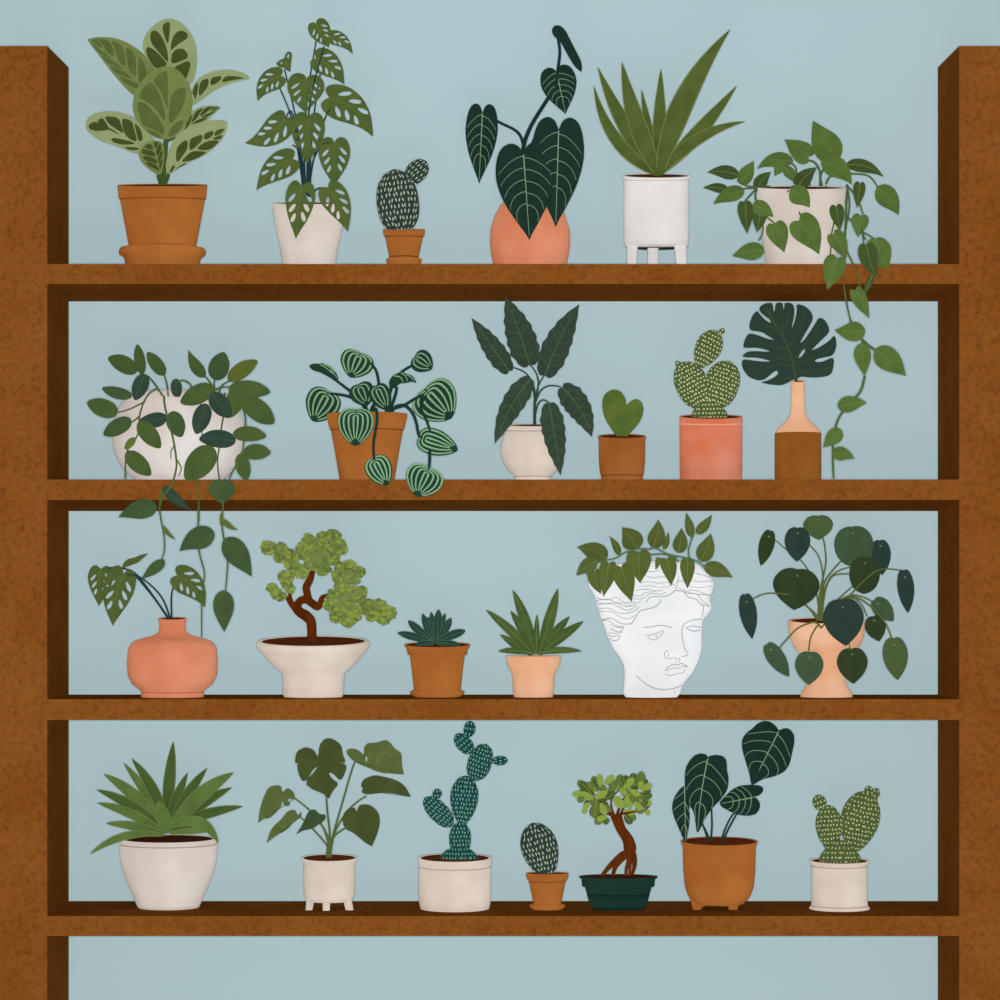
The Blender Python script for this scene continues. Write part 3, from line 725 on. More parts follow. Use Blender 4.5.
p.leaves([
 (290,605,305,798,100,0,{'m':pd,'y':.05}), (390,660,368,790,90,0,{'m':pd,'f':1}), (340,610,475,690,100,-8,{'f':1,'tm':'ovate'}),
 (485,740,545,920,140,0,{'f':1}), (415,905,210,942,112,8,{'f':1,'tm':'ovate'}), (580,515,708,630,130,-14,{'f':1,'tm':'ovate'}), (640,715,768,932,190,-12,{'f':1}),
], 'heart', pg, qv, T=P1)
p.leaves([
 (285,352,272,467,58,0,{'m':pd,'y':.05}), (172,460,190,576,70,0,{'m':pd,'f':1}), (290,505,275,605,82,0,{'y':.045}), (160,592,218,712,86,-6,{'f':1}),
 (360,612,420,752,120,10,{'y':.0,'tm':'round'}), (318,650,372,805,90,10,{'m':pd,'y':-.006}), (175,708,130,856,108,0,{'y':-.012}),
 (345,785,305,880,34,0,{'m':pd,'y':-.014,'tm':'ovate'}), (265,860,330,992,72,0,{'y':-.018}),
], 'heart', pg, qv, T=P2)
p.leaves([
 (438,575,362,575,48,-4,{'y':-.02}), (428,608,437,690,42,0,{'y':-.02,'tm':'ovate'}), (462,625,540,690,58,-4,{'y':-.02,'tm':'ovate'}),
 (370,768,443,757,40,-4,{'y':-.02,'tm':'ovate'}), (378,824,333,868,38,0,{'y':-.02,'tm':'ovate'}), (355,885,411,897,34,-6,{'y':-.02,'tm':'ovate'}),
], 'ovate', pg, qv, T=T4)
vd = -.018
p.stems([
 ([(340,215),(343,245),(352,270),(360,300),(354,335),(352,370),(350,400)], .035, .9), ([(392,212),(399,265),(388,330),(392,375),(408,410),(420,440),(426,470)], vd, .9),
 ([(393,215),(388,330),(384,400),(383,450),(392,510),(401,550)], vd, 1.0), ([(401,550),(415,585),(430,600),(428,612)], vd, 1.0, vd), ([(430,600),(448,615),(464,626)], vd, 1.4, vd),
 ([(437,690),(428,725),(412,745),(385,775),(370,800),(360,835),(357,880),(359,946)], vd, 1.2, vd),
 ([(394,215),(410,235),(425,262),(432,285)], .05, .9), ([(392,290),(405,305),(425,325),(440,350)], .045, .9, .06), ([(430,330),(450,340),(466,352)], .03, .8, .045), ([(430,325),(435,360)], .0, .8, .045),
 ([(340,210),(350,192),(375,185),(420,185),(450,192),(472,222)], .12, 1.0), ([(325,215),(325,180),(310,155),(285,150)], .14, 1.2), ([(330,215),(326,190),(340,165),(365,140)], .14, 1.2), ([(275,215),(268,190),(262,165),(240,152)], .14, 1.0), ([(300,214),(295,200),(285,190)], .14, 1.0),
 ([(200,216),(160,218),(130,210),(118,200)], .14, 1.0), ([(200,217),(160,220),(133,222),(125,226)], .14, 1.0), ([(170,216),(158,230),(140,250),(133,262)], .05, 1.0), ([(170,216),(163,240),(166,255)], .05, 1.0), ([(168,280),(180,300),(182,330),(172,352)], .04, .9, .05),
 ([(256,216),(262,250),(275,285),(280,298)], .036, 1.0), ([(258,216),(250,222),(244,230)], .04, 1.0), ([(178,280),(195,295),(214,310)], .036, 1.0, .05)], L['stem_mid'], 1.0, T=T4, name='vine')

# 7 hoya in round bowl ------------------------------------------------------------------------
p = Plant('potted_hoya', 'trailing hoya with oval leaves in a wide round cream bowl', 'potted plant', 1, 179, D, T5)
p.pot([(392.5, 42), (396, 50), (402, 56), (412, 61.5), (425, 65), (440, 66.3), (454, 64), (466, 58), (475, 50), (481, 41)], [mat('cream_bowl_glaze', '#dccdc6', '#ece8e4', 5)], ell=0, thick=3, soil=SOIL)
hm = lambda c: [L[c], L['stem_mid']]
hv = dict(mid=.5)
h_, hd, hl, hg = hm('hoya'), hm('hoya_dark'), hm('hoya_light'), hm('hoya_mid')
p.leaves([
 (470,250,372,200,58,6,{}), (490,255,473,153,38,0,{}), (500,255,465,345,54,0,{'m':hd,'y':.04}), (455,330,352,303,40,-4,{'m':hg,'y':.04}), (405,390,300,352,62,0,{'y':.03}), (452,412,357,465,56,0,{'m':hg,'y':.02}),
 (567,258,508,180,46,0,{}), (605,272,612,342,38,0,{'m':hd,'y':.03}), (707,264,650,172,42,-8,{'tm':'ovate'}), (740,275,772,180,70,0,{'m':hg}), (788,278,888,210,54,-4,{'m':hl}),
 (735,300,622,355,66,0,{'y':.012}), (822,305,792,405,62,0,{'y':.010}), (788,310,932,318,60,-6,{'y':.006}), (842,342,945,425,72,0,{'y':.006}), (728,322,795,405,64,0,{'m':hd,'y':.002}),
], 'ellip', h_, hv, dback=.04, dfront=-.02)
p.leaves([
 (574,400,480,415,52,-8,{'m':hd,'f':1}), (590,385,625,473,62,0,{'f':1,'m':hg}), (478,420,553,510,60,0,{'f':1}), (465,475,430,515,26,0,{'f':1,'m':hl}), (435,525,520,604,60,0,{'f':1}),
 (712,358,676,462,62,0,{'m':hd,'f':1}), (812,488,686,480,62,6,{'m':hd,'f':1}), (803,465,918,470,52,-6,{'f':1}), (735,508,640,620,92,0,{'f':1}), (840,528,933,527,54,-4,{'f':1}), (827,530,850,622,50,0,{'f':1}),
 (765,620,765,702,92,0,{'y':-.014,'tm':'round','m':hg}),
], 'ellip', h_, hv)
p.leaves([
 (430,25,553,128,46,8,{'y':-.012,'m':hd,'tm':'ovate'}), (405,115,243,155,80,10,{'y':-.02,'m':hg}), (428,190,483,248,18,6,{'y':-.02,'m':hl,'tm':'ovate'}), (435,335,340,412,46,0,{'y':-.02,'m':hg}), (645,228,498,297,94,16,{'y':-.022,'tm':'ovate','m':hg}),
 (677,162,743,208,24,8,{'y':-.02,'m':hl,'tm':'ovate'}), (676,135,668,190,14,0,{'y':-.02,'m':hl,'tm':'ovate'}), (685,245,799,403,98,-6,{'y':-.02,'m':hg}), (680,460,684,633,86,0,{'y':-.02,'m':hg}),
], 'ovate', h_, hv, T=T9)
vf = p.front - .002; vo = -.016
p.stems([
 ([(560,330),(540,307),(505,335),(482,395),(475,465),(437,525),(432,616)], vf, 1.0, .02), ([(565,330),(570,375),(595,470),(608,550),(606,590),(590,640),(560,680),(549,725)], vo, 1.1, .003),
 ([(560,328),(530,285),(510,262)], .14, .9, .02), ([(580,330),(575,290),(566,258)], .14, .9, .02), ([(500,350),(450,375),(408,388)], .03, .9, .01), ([(482,400),(460,418),(450,420)], .02, .9, .0),
 ([(605,500),(590,520),(590,548)], vf, .7, vf), ([(609,550),(625,580),(615,607)], vf, .7, vf), ([(738,315),(725,285),(706,262)], .14, .9, .02), ([(740,315),(738,290),(740,272)], .14, .9, .02), ([(755,320),(765,295),(790,280)], .14, .9, .02),
 ([(665,320),(655,290),(630,277),(610,285)], .03, .9, .02), ([(740,312),(760,302),(790,300)], .01, .9, .01), ([(775,320),(775,380),(765,430),(757,500),(750,560),(757,622)], vf, .9, .01), ([(690,350),(697,420),(696,470)], vf, .7, .005),
 ([(826,340),(845,400),(846,440),(840,490),(835,530)], vf, .8, .01), ([(822,560),(805,585),(790,618)], vf, .8, vf), ([(830,525),(845,530)], vf, .8, vf), ([(680,600),(681,640),(685,700),(686,760)], vo, .9, vf)], L['stem_mid'], 1, name='vine')
p.stems([([(413,110),(420,160),(433,230),(435,290),(422,335)], -.018, .8, vo), ([(577,110),(576,210),(580,300),(602,390),(592,470),(590,590),(590,655)], -.018, .8, vo), ([(681,85),(674,170),(682,240),(698,330),(695,400),(690,462)], -.018, .9, vo), ([(420,35),(418,70),(413,110)], -.018, .8, vo)], L['stem_mid'], 1, T=T9, name='vine')

# 8 watermelon peperomia ----------------------------------------------------------------------
p = Plant('potted_peperomia', 'watermelon peperomia with round striped leaves in a flared terracotta pot on the second board', 'potted plant', 1, 367, D, T6)
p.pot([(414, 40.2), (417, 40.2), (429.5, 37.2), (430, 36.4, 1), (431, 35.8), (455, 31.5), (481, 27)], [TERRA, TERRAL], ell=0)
wm = [L['pep'], L['pep_stripe']]
wv = dict(long=(.16, .5, .84), lw=2.1); ws = dict(long=(.2, .62), lw=1.4)
p.leaves([
 ('P', [(133,298),(150,288),(172,290),(195,285),(235,305),(258,335),(266,360),(258,375),(235,358),(190,332),(150,320),(136,308)], (262,368), (133,298), {'v': {}, 'ribs': [([(195,288),(225,305),(255,330)], 1.4), ([(180,292),(205,305),(240,335)], 1.2), ([(228,318),(245,335),(260,355)], 1.2)]}),
 (362,250,320,352,145,0,{}), (620,262,692,312,98,0,{'v': ws}),
 ('P', [(497,400),(495,368),(510,345),(530,333),(552,326),(575,335),(600,342),(615,362),(620,377),(595,370),(575,378),(550,378),(530,390),(512,400)], (500,400), (620,377), {'v': {}, 'ribs': [([(520,345),(545,350),(560,372)], 1.4), ([(550,330),(570,345),(580,370)], 1.2), ([(575,338),(595,350),(612,368)], 1.2)]}),
 (215,428,150,552,150,0,{}), (668,415,780,538,200,0,{'v': dict(long=(.12, .4, .68, .93), lw=2.3)}), (360,392,398,480,108,0,{'v': ws}), (440,400,488,500,92,0,{'v': ws}),
], 'pep', wm, wv, dback=.03, dfront=-.035, fold=.2, wscale=1.06)
p.leaves([(345,512,342,664,164,0,{'f':1, 'v': dict(long=(.12, .4, .68, .93), lw=1.9)}), (430,730,488,843,122,0,{'f':1,'y':-.012}), (650,628,808,682,118,0,{'y':.03}), (672,775,620,893,172,0,{'y':-.014, 'v': dict(long=(.12, .42, .7, .94), lw=2.0)})], 'pep', wm, wv, fold=.2)
p.stems([([(400,560),(425,480),(450,420),(440,330),(410,285)], 1), ([(400,560),(385,480),(325,420),(258,368)], 0), ([(400,560),(380,480),(310,438),(225,425)], 4), ([(480,540),(490,470),(510,390),(550,330),(605,295)], 2), ([(480,540),(515,460),(530,400),(510,395)], 3),
  ([(480,540),(500,500),(560,480),(608,452),(660,425)], 5), ([(490,540),(520,490),(565,480),(600,510),(620,560),(630,612),(648,628)], 10), ([(655,440),(640,490),(665,545),(682,595)], .03, 1.6, .1), ([(680,690),(680,735),(675,775)], -.012, 1.6, .03), ([(400,560),(420,505),(438,500),(440,560),(425,650),(428,728)], -.012),
  ([(400,560),(395,500),(380,470)], 6), ([(420,560),(415,500),(430,470)], 7), ([(400,560),(370,510),(347,512)], 8)], mat('stem_pep', '#1f4038'), 1.8)

# 9 alocasia --------------------------------------------------------------------------------------
p = Plant('potted_alocasia', 'plant with six long wavy dark leaves on thin stalks in a rounded cream pot', 'potted plant', 1, 532.5, D, T7)
p.pot([(425, 25.8), (429, 26), (430, 25.6, 1), (431, 26.5), (438, 30), (450, 32.2), (461, 30), (470, 25), (475.5, 19), (476.3, 18.2, 1), (477.2, 18), (481, 18)], [CREAM2, CREAML], ell=2.5, thick=1.8)
am = [L['aloc'], L['aloc_vein']]; av = dict(mid=.8, lat=5, lw=.4, k=.12, l0=.1, l1=.75, pw=1.2)
p.leaves([
 (268,414,97,172,96,0,{}), (362,385,252,76,138,4,{}), (432,432,588,110,128,-10,{}), (362,452,203,745,104,14,{'y':.06}), (510,488,645,714,116,-18,{}), (452,565,503,887,108,0,{'f':1}),
], 'wavy', am, av, fold=.15)
p.stems([([(385,690),(385,570),(388,530)], None, 1.6), ([(388,560),(380,480),(340,420),(272,393)], 0, .9), ([(389,550),(402,470),(390,420),(362,383)], 1, .9), ([(390,540),(402,480),(430,432)], 2, .9), ([(387,560),(380,500),(372,455)], .07, .9), ([(390,550),(415,500),(455,480),(505,486)], 4, .9), ([(386,620),(400,565),(425,545),(455,562)], 5, .9)], mat('stem_aloc', '#33513f'), 1)

# 10 heart hoya ------------------------------------------------------------------------------------
p = Plant('potted_heart_hoya', 'thick heart shaped succulent leaf in a small plain brown pot', 'potted plant', 1, 622, D, T7)
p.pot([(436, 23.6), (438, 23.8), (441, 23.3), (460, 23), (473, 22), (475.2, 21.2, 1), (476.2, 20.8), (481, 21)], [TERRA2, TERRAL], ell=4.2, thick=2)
p.leaves([('P', [(778,735),(735,680),(705,630),(693,580),(695,535),(712,508),(745,494),(780,505),(800,540),(802,572),(820,550),(850,538),(875,555),(882,590),(872,630),(845,670),(810,705),(800,735)], (785,735), (802,570), {'fold': .25, 'curl': .3})], 'heart', [L['heart']], None, thick=5, dback=0)

# 11 opuntia in coral pot ---------------------------------------------------------------------------
p = Plant('potted_prickly_pear', 'green cream dotted cactus shaped like a heart in a coral cylinder pot', 'cactus', 1, 711, D, T8)
p.pot([(416.5, 31.4), (418, 31.4), (422.8, 31.4, 1), (424.2, 31.4), (481, 31)], [PEACH2, mat('pink_glaze_line', '#eeaa92')], ell=4.5, thick=2)
om = [L['cac_green'], L['mark_cream']]; ok_ = dict(mark=(2.1, 1.7), gap=(4.0, 3.9))
pad(p, (215, 508), (124, 330), 132, om, dd=.003, prof=PADE, **ok_); pad(p, (252, 508), (320, 325), 140, om, dd=.0, prof=PADE, **ok_)
pad(p, (196, 345), (268, 203), 104, om, dd=-.004, **ok_); pad(p, (278, 222), (294, 193), 22, om, dd=-.004, prof=PADE, name='cactus_bud', **ok_); pad(p, (125, 355), (105, 325), 22, om, dd=-.002, prof=PADE, name='cactus_bud', **ok_)
pad(p, (238, 562), (236, 474), 152, om, dd=-.004, prof=MOUND, **ok_)

# 12 monstera leaf in bottle ----------------------------------------------------------------------------
p = Plant('bottle_vase', 'apricot and brown bottle vase holding one big split monstera leaf', 'vase', 1, 798, D, U)
p.pot([(381, 6.9), (383, 6.6), (412, 7.2), (418, 9.5), (424, 15), (428, 19.5), (432.7, 22.9), (433, 23, 1), (450, 23.2, 1), (479, 23.2, 1), (481, 23.2, 1)], [PALE, BROWN], ell=2, thick=1.4, soil=SOIL, part='bottle')
mo = [(550,810),(520,815),(480,845),(420,865),(340,860),(285,850),(232,838),(300,822),(360,792),(395,762),(385,730),(350,745),(310,780),(270,812),(215,822),(150,800),(110,770),(70,710),(62,650),(80,628),(160,640),(240,650),(340,652),(260,625),(180,612),(110,612),(70,605),(75,590),(110,560),(180,555),(300,563),(322,558),(260,535),(180,522),(120,525),(78,522),(78,490),(95,440),(120,400),(150,395),(220,415),(300,448),(372,458),(320,432),(260,388),(200,372),(150,370),(130,345),(135,300),(155,240),(185,200),(205,190),(230,225),(270,270),(325,306),(320,270),(270,235),(235,205),(220,175),(230,150),(265,123),(335,114),(345,140),(350,195),(362,195),(368,135),(380,114),(432,114),(437,150),(443,200),(450,150),(453,114),(500,114),(530,130),(542,170),(538,240),(510,355),(532,320),(555,240),(565,180),(562,135),(580,126),(640,145),(690,190),(712,240),(702,285),(650,375),(585,488),(622,465),(680,385),(730,305),(760,255),(785,250),(820,270),(850,320),(862,360),(850,395),(790,450),(690,552),(745,532),(820,488),(870,450),(905,408),(922,440),(926,500),(915,550),(890,592),(840,605),(760,620),(722,640),(748,656),(800,650),(860,622),(895,612),(905,640),(895,720),(870,770),(800,790),(700,795),(600,785),(570,805)]
rb = [([(550,810),(535,720),(510,600),(470,500),(420,400),(340,280),(290,180)], 1.4)] + [(q, .6) for q in [
 [(545,790),(440,810),(330,845)], [(530,690),(400,680),(250,715),(120,720)], [(520,640),(400,620),(250,590),(110,590)], [(490,540),(350,520),(250,485),(120,465)], [(420,400),(300,330),(180,280)],
 [(385,340),(330,240),(290,150)], [(440,430),(430,300),(405,140)], [(460,380),(480,250),(490,140)], [(510,500),(540,420),(620,280),(640,180)], [(530,640),(640,490),(740,360),(800,300)], [(540,690),(680,630),(820,560),(900,490)], [(550,750),(700,730),(880,700)]]]
p.leaves([('P', mo, (550,812), (300,116), {'bend': -40, 'sm': 1, 'ribs': rb, 'holes': [[(575,625),(585,595),(605,560),(640,525),(636,560),(612,598)]], 'curl': .05, 'fold': .1})], 'heart', [L['monst'], L['monst_vein']], {}, dback=0)
p.stems([([(565,870),(558,830),(550,800)], 0, 1.7)], mat('stem_monst', '#2f4a3c'), 1.6)

# 13 salmon vase with swiss leaves ----------------------------------------------------------------------
p = Plant('round_vase', 'squat salmon vase with a short neck holding four holed swiss cheese leaves', 'vase', 2, 172.5, D, T9)
p.pot([(618.3, 14.2), (620.5, 13.8), (623.5, 12.9), (632, 13.5), (635.5, 19), (639, 33), (642, 40), (648, 44), (662, 45.3), (676, 44.3), (684, 40), (690.5, 31.8), (691.5, 31, 1), (692.5, 31.4), (697, 31.4)], [PEACH, PEACHL], ell=2.6, thick=1.6, soil=SOILD, part='vase_body')
p.leaves([(170,372,162,525,104,0,{}), ('P', [(258,368),(265,345),(285,328),(310,325),(335,312),(368,306),(350,322),(325,345),(295,355),(270,364)], (258,368), (368,306), {'v': {}, 'holes': None}), (262,395,220,608,128,8,{'tm':'deep'}), (488,398,604,532,116,-20,{})], 'heart', sw, sv, holes='slots', fold=.12)
p.stems([([(458,585),(400,500),(320,395),(270,370),(225,364),(172,374)], 0, .9), ([(462,585),(430,500),(380,440),(318,398),(258,396)], 2, .9), ([(466,585),(464,490),(475,440),(500,400)], 3, .9), ([(455,585),(390,490),(300,385),(262,368)], 1, .8)], L['stem_teal'], 1)

# 14 cloud bonsai --------------------------------------------------------------------------------------
p = Plant('bonsai_tree', 'bonsai with twisted trunk and cloudy green foliage in a wide cream pedestal bowl', 'bonsai', 2, 313.2, D, T10)
p.pot([(640.8, 55.2), (642.5, 56.6), (646, 56.8), (650.5, 53.5), (656, 48.5), (662, 43.5), (667, 39), (671, 34), (674, 31.3), (685, 30.7), (694, 30.5), (697, 29)], [CREAM2, CREAML], ell=10.5, thick=4)
def limb(pts, T, rad, mm, name='branch', d1=None):
    mb = MB(); n = len(pts) - 1; d1 = D if d1 is None else d1
    P = [W(*p.p(q, T), D + (d1 - D) * i / n) for i, q in enumerate(pts)]
    tube(mb, P, [r * K(D) / T[2] for r in rad], 10); mb.build(name, mm, p.root)
limb([(392,850),(392,770),(385,700),(350,660),(310,635),(290,600),(310,560),(350,548),(395,575),(432,600),(452,568),(468,530),(508,517)], B2, [34,32,34,36,33,30,26,27,27,25,21,15,8], BARK, 'trunk')
limb([(372,560),(360,510),(355,460),(380,410),(400,340)], B2, [28,25,26,24,16], BARK)
limb([(300,640),(265,595),(245,550),(238,490)], B2, [24,20,15,9], BARK); limb([(275,620),(240,575),(215,530),(195,500)], B2, [16,12,9,6], BARK)
def cloud(balls, seed):
    rnd = random.Random(seed); mb = MB(); k = K(D) / B2[2]
    cs = [(W(*p.p((x, y), B2), D + rnd.uniform(-.012, .012)), r * k) for x, y, r in balls]
    for c, r in cs: ball(mb, c, (r * .93, r * .7, r * .93), 1, 14, 9)
    for c, r in cs:
        for i in range(int(14 + (r / k) * .5)):
            v = Vector((rnd.gauss(0, 1), rnd.gauss(0, 1) - .3, rnd.gauss(0, 1))).normalized()
            q = c + Vector((v.x * r * .82, v.y * r * .60, v.z * r * .82))
            rr = rnd.uniform(14, 21) * k
            side = math.hypot(v.x, v.z)
            ball(mb, q, (rr, rr * .8, rr * .8), rnd.choice((0, 0, 1, 2)) if side > .8 else rnd.choice((0, 1, 1, 2)), 9, 5)
    mb.build('foliage', [L['bon_a'], L['bon_b'], L['bon_c']], p.root)
cloud([(92,190,50),(175,203,48),(172,255,40),(240,250,50),(255,305,50),(320,355,52),(372,135,42),(345,215,70),(420,220,80),(400,290,62),(470,128,48),(538,112,52),(570,180,58),(500,230,72),(535,255,52),(470,330,55),(600,200,32)], 1)
cloud([(650,320,46),(715,355,40),(590,328,40),(570,385,42),(640,385,62),(690,405,40),(600,450,60),(720,505,52),(535,520,42),(650,520,76),(510,590,42),(570,600,62),(680,590,72),(562,665,45),(640,690,55),(690,660,40),(780,600,62),(850,610,68),(920,640,52),(885,680,44),(810,650,50)], 2)
cloud([(200,390,38),(240,398,32),(215,440,36),(240,478,28)], 3); cloud([(118,475,32),(148,508,34),(178,530,26)], 4)

# 15 small rosette succulent ----------------------------------------------------------------------------
p = Plant('potted_succulent', 'small dark rosette succulent in a terracotta pot on the third board', 'potted plant', 2, 437.3, D, SU)
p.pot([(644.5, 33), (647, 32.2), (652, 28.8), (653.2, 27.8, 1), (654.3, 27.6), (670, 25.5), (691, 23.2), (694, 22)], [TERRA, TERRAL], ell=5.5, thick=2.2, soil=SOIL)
saucer(2, 437.3, [(690.3, 25.5), (692, 27.4), (694, 26.8), (696.5, 23), (697, 22)], D, 'round terracotta saucer under the small dark rosette succulent pot')
sm = [L['succ'], L['succ_edge']]
p.leaves([(375,400,310,160,46,0,{}), (385,400,480,125,46,0,{}), (370,400,345,112,50,0,{}), (350,400,262,130,58,0,{}), (400,400,415,88,72,0,{}), (410,400,535,170,68,0,{}), (350,380,125,195,68,-8,{}), (400,400,672,292,74,-8,{}), (370,410,22,312,66,6,{}), (375,400,195,425,70,-8,{}), (380,395,625,430,62,4,{})], 'succ', sm, dict(mid=.5, edge=.4), wscale=1.15, dback=.02, dfront=-.03, fold=.5, thick=1.5)

# 16 agave in apricot pot --------------------------------------------------------------------------------
p = Plant('potted_agave', 'spiky green agave in a stepped apricot pot left of the white head', 'potted plant', 2, 533.5, D, T11)
p.pot([(655.8, 27.5), (661, 27.2), (667, 25.2), (673, 22), (677, 21), (690, 20.4), (697, 19.5)], [PALE], ell=0, thick=2)
gm_ = [L['agave'], L['agave_edge']]
p.leaves([(262,540,180,395,38,4,{}), (288,540,392,415,40,-2,{}), (268,550,188,320,46,6,{}), (282,550,350,315,48,2,{}), (285,550,442,433,42,-4,{}), (262,550,92,392,40,6,{}), (255,552,142,480,34,0,{}), (272,545,275,408,24,0,{}), (275,548,435,540,28,-8,{'y':.08}), (265,548,135,540,28,6,{'y':.08})], 'agave', gm_, dict(mid=.7), wscale=.84, dback=.02, dfront=-.045, fold=.35, thick=1.2)

# 17 head planter -----------------------------------------------------------------------------------------
p = Plant('head_planter', 'white planter shaped like a classical head topped by a leafy vine', 'planter', 2, 650, D, H2)
rows_ = [(561, 652, 684), (563, 628, 694), (566, 606, 700), (570, 595, 704), (575, 589.5, 709), (582, 588.5, 713.2), (588, 590, 713), (593, 593, 711.5), (600, 595.6, 709.8), (607.5, 597.6, 711.5), (614, 599.4, 708), (620, 601.5, 703), (626, 604, 701.8), (632, 606, 701.6), (638, 608, 701.6), (644, 611, 701.6), (650, 614, 701.2), (655, 618, 700.2), (660, 621.5, 698.6), (666, 623.8, 696), (672.6, 624.5, 692.5), (678, 624.4, 688), (683.8, 624, 683.6), (688, 623.7, 681.6), (693, 623.3, 680.2), (697, 625.5, 677)]
rows_ = [(q[0], q[1], q[2]) for q in catmull(rows_, 3)]
k = K(D); seg = 72; vs = []
def gsn(x, y, cx, cy, sx, sy): return math.exp(-((x - cx) / sx) ** 2 - ((y - cy) / sy) ** 2)
def relief(x, y):
    r = 0
    nx = 684 + (y - 625) * .12
    if 612 < y < 664: r += 5.5 * math.exp(-((x - nx) / 5.5) ** 2) * max(0, min(1, (y - 612) / 36)) * (1 if y < 655 else max(0, 1 - (y - 655) / 4))
    r += 2.5 * gsn(x, y, 672, 650, 7, 5)
    r -= 2.6 * gsn(x, y, 654, 634, 11, 6) + 2.2 * gsn(x, y, 695, 627, 6, 5)
    r += 1.5 * gsn(x, y, 654, 636, 7, 3.2)
    r += 2.4 * gsn(x, y, 677, 668, 10, 3.2) + 2.2 * gsn(x, y, 675, 674, 8, 2.8) - 1.2 * gsn(x, y, 677, 671.2, 9, 1.3)
    r += 3.5 * gsn(x, y, 668, 684, 10, 5)
    hair = min(1, max(0, (606 - y + (abs(x - 668) - 30) * .55) / 12)) if y < 645 else 0
    r += hair * (1.6 + .9 * math.sin(y * 1.15 + 1.4 * math.sin(x * .12)))
    return r
for (y, xl, xr) in rows_:
    cx = (xl + xr) / 2; hw = (xr - xl) / 2; hd = min(hw * .92, 52)
    zc = D + (.0 if y < 660 else .0)
    for j in range(seg):
        a = 2 * PI * j / seg; cs, sn = math.cos(a), math.sin(a); e = 2 / 2.35
        x = cx + hw * math.copysign(abs(cs) ** e, cs); dy = hd * math.copysign(abs(sn) ** e, sn)
        w_ = max(0, -sn) ** .7
        base = W(x, y, D)
        vs.append(Vector((base.x, D + (dy - relief(x, y) * w_) * k, base.z)))
n = len(rows_); mb = MB()
mb.add(vs, [[i * seg + j, i * seg + (j + 1) % seg, (i + 1) * seg + (j + 1) % seg, (i + 1) * seg + j] for i in range(n - 1) for j in range(seg)] + [[(n - 1) * seg + j for j in range(seg)]])
tri = []
for f in mb.f[:-1]: tri += [f]
bvh = BVHTree.FromPolygons([tuple(v) for v in vs], tri)
lines = [
 (H3, [(415,268),(480,262),(540,252),(618,268)], 1.1), (H3, [(430,325),(480,320),(510,310),(560,290),(545,320),(500,355),(470,350),(450,332)], .9), (H3, [(505,315),(515,328),(505,338)], .7),
 (H3, [(720,262),(745,285),(785,295),(822,285)], 1.1), (H3, [(735,265),(780,258),(825,268)], .9), (H3, [(835,208),(780,212),(720,235),(698,262),(692,310),(700,370),(715,425),(735,450),(728,465),(690,478)], 1.0),
 (H3, [(590,432),(570,445),(568,478),(600,488),(650,485),(680,498)], 1.0), (H3, [(598,455),(592,470),(600,472)], .7), (H3, [(650,498),(650,520)], .7), (H3, [(672,498),(672,520)], .7),
 (H3, [(570,575),(610,540),(640,532),(665,536),(690,525),(735,548)], 1.1), (H3, [(580,578),(620,562),(650,555),(665,562),(690,548),(725,548)], .8), (H3, [(575,598),(610,612),(650,600),(700,590),(712,565)], 1.0),
 (H3, [(365,608),(420,660),(480,695),(560,712),(640,700),(690,680)], 1.2), (H3, [(635,705),(640,745)], .6),
 (H3, [(130,210),(190,200),(230,225),(270,242),(330,238),(365,190),(395,150),(450,135),(500,120),(530,95),(545,65)], 1.1), (H3, [(118,222),(160,215),(200,240),(240,262),(275,258),(262,290),(230,298),(180,275)], 1.0),
 (H3, [(180,245),(210,262),(270,270)], .8), (H3, [(165,320),(200,332),(250,325),(235,355),(205,362),(175,345)], 1.0), (H3, [(175,300),(215,312),(270,300)], .8),
 (H3, [(100,135),(170,130),(230,160),(290,168),(350,150),(390,120)], .9), (H3, [(95,105),(180,95),(250,125),(310,145),(370,110)], .9), (H3, [(85,75),(160,65),(230,95),(300,118),(360,100),(400,80)], .9), (H3, [(105,155),(190,155),(250,190),(310,205),(360,180)], .8),
 (H3, [(440,85),(455,60),(500,45),(560,48),(610,30),(640,5)], 1.1), (H3, [(340,60),(400,65),(440,40),(480,25),(540,30),(580,15)], .9), (H3, [(345,40),(400,42),(430,20),(500,10)], .8),
 (H3, [(640,5),(700,10),(735,50),(790,65),(820,95),(845,120),(838,185)], 1.1), (H3, [(690,5),(740,25),(800,30),(840,80),(885,115)], .9), (H3, [(740,0),(800,5),(860,30),(890,45)], .8), (H3, [(840,105),(885,118)], .7),
 (H2, [(450,425),(500,440),(560,435),(600,440)], .8), (H2, [(455,400),(500,405),(545,395)], .8), (H2, [(430,470),(480,465),(540,475),(600,468),(640,490)], .8), (H2, [(420,495),(480,490),(540,498),(590,495),(630,480)], .8), (H2, [(400,520),(450,510),(520,520),(560,518)], .8),
 (H2, [(740,400),(780,420),(810,425),(850,440)], .8), (H2, [(640,470),(680,460),(720,490),(790,500),(860,490)], .8), (H2, [(735,455),(790,465),(860,460)], .8), (H2, [(660,500),(700,520),(760,540),(850,545)], .9), (H2, [(660,430),(650,480),(640,520)], .8),
 (H2, [(150,560),(220,575),(280,560),(330,590),(400,590)], .8), (H2, [(150,585),(230,600),(300,592),(370,610)], .8)]
for T_, pl, w_ in lines:
    pts = []
    for q in catmull(pl, 5):
        pp = p.p(q, T_); o_ = W(pp[0], pp[1], -.1)
        hit = bvh.ray_cast(o_, (W(pp[0], pp[1], .3) - o_).normalized())
        if hit[0]: pts.append(hit[0] + Vector((0, -.0001, 0)))
    if len(pts) > 2: tube(mb, pts, w_ * .62 * k * .72, 5, 1, 1)
mb.build('head', [MARBLE, GREYL], p.root)
c = W(668, 561, D); s_ = MB(); ball(s_, c + Vector((0, 0, -.001)), (.03, .04, .004)); s_.build('soil', SOIL, p.root)
iv = [L['ivy'], L['ivy_vein']]
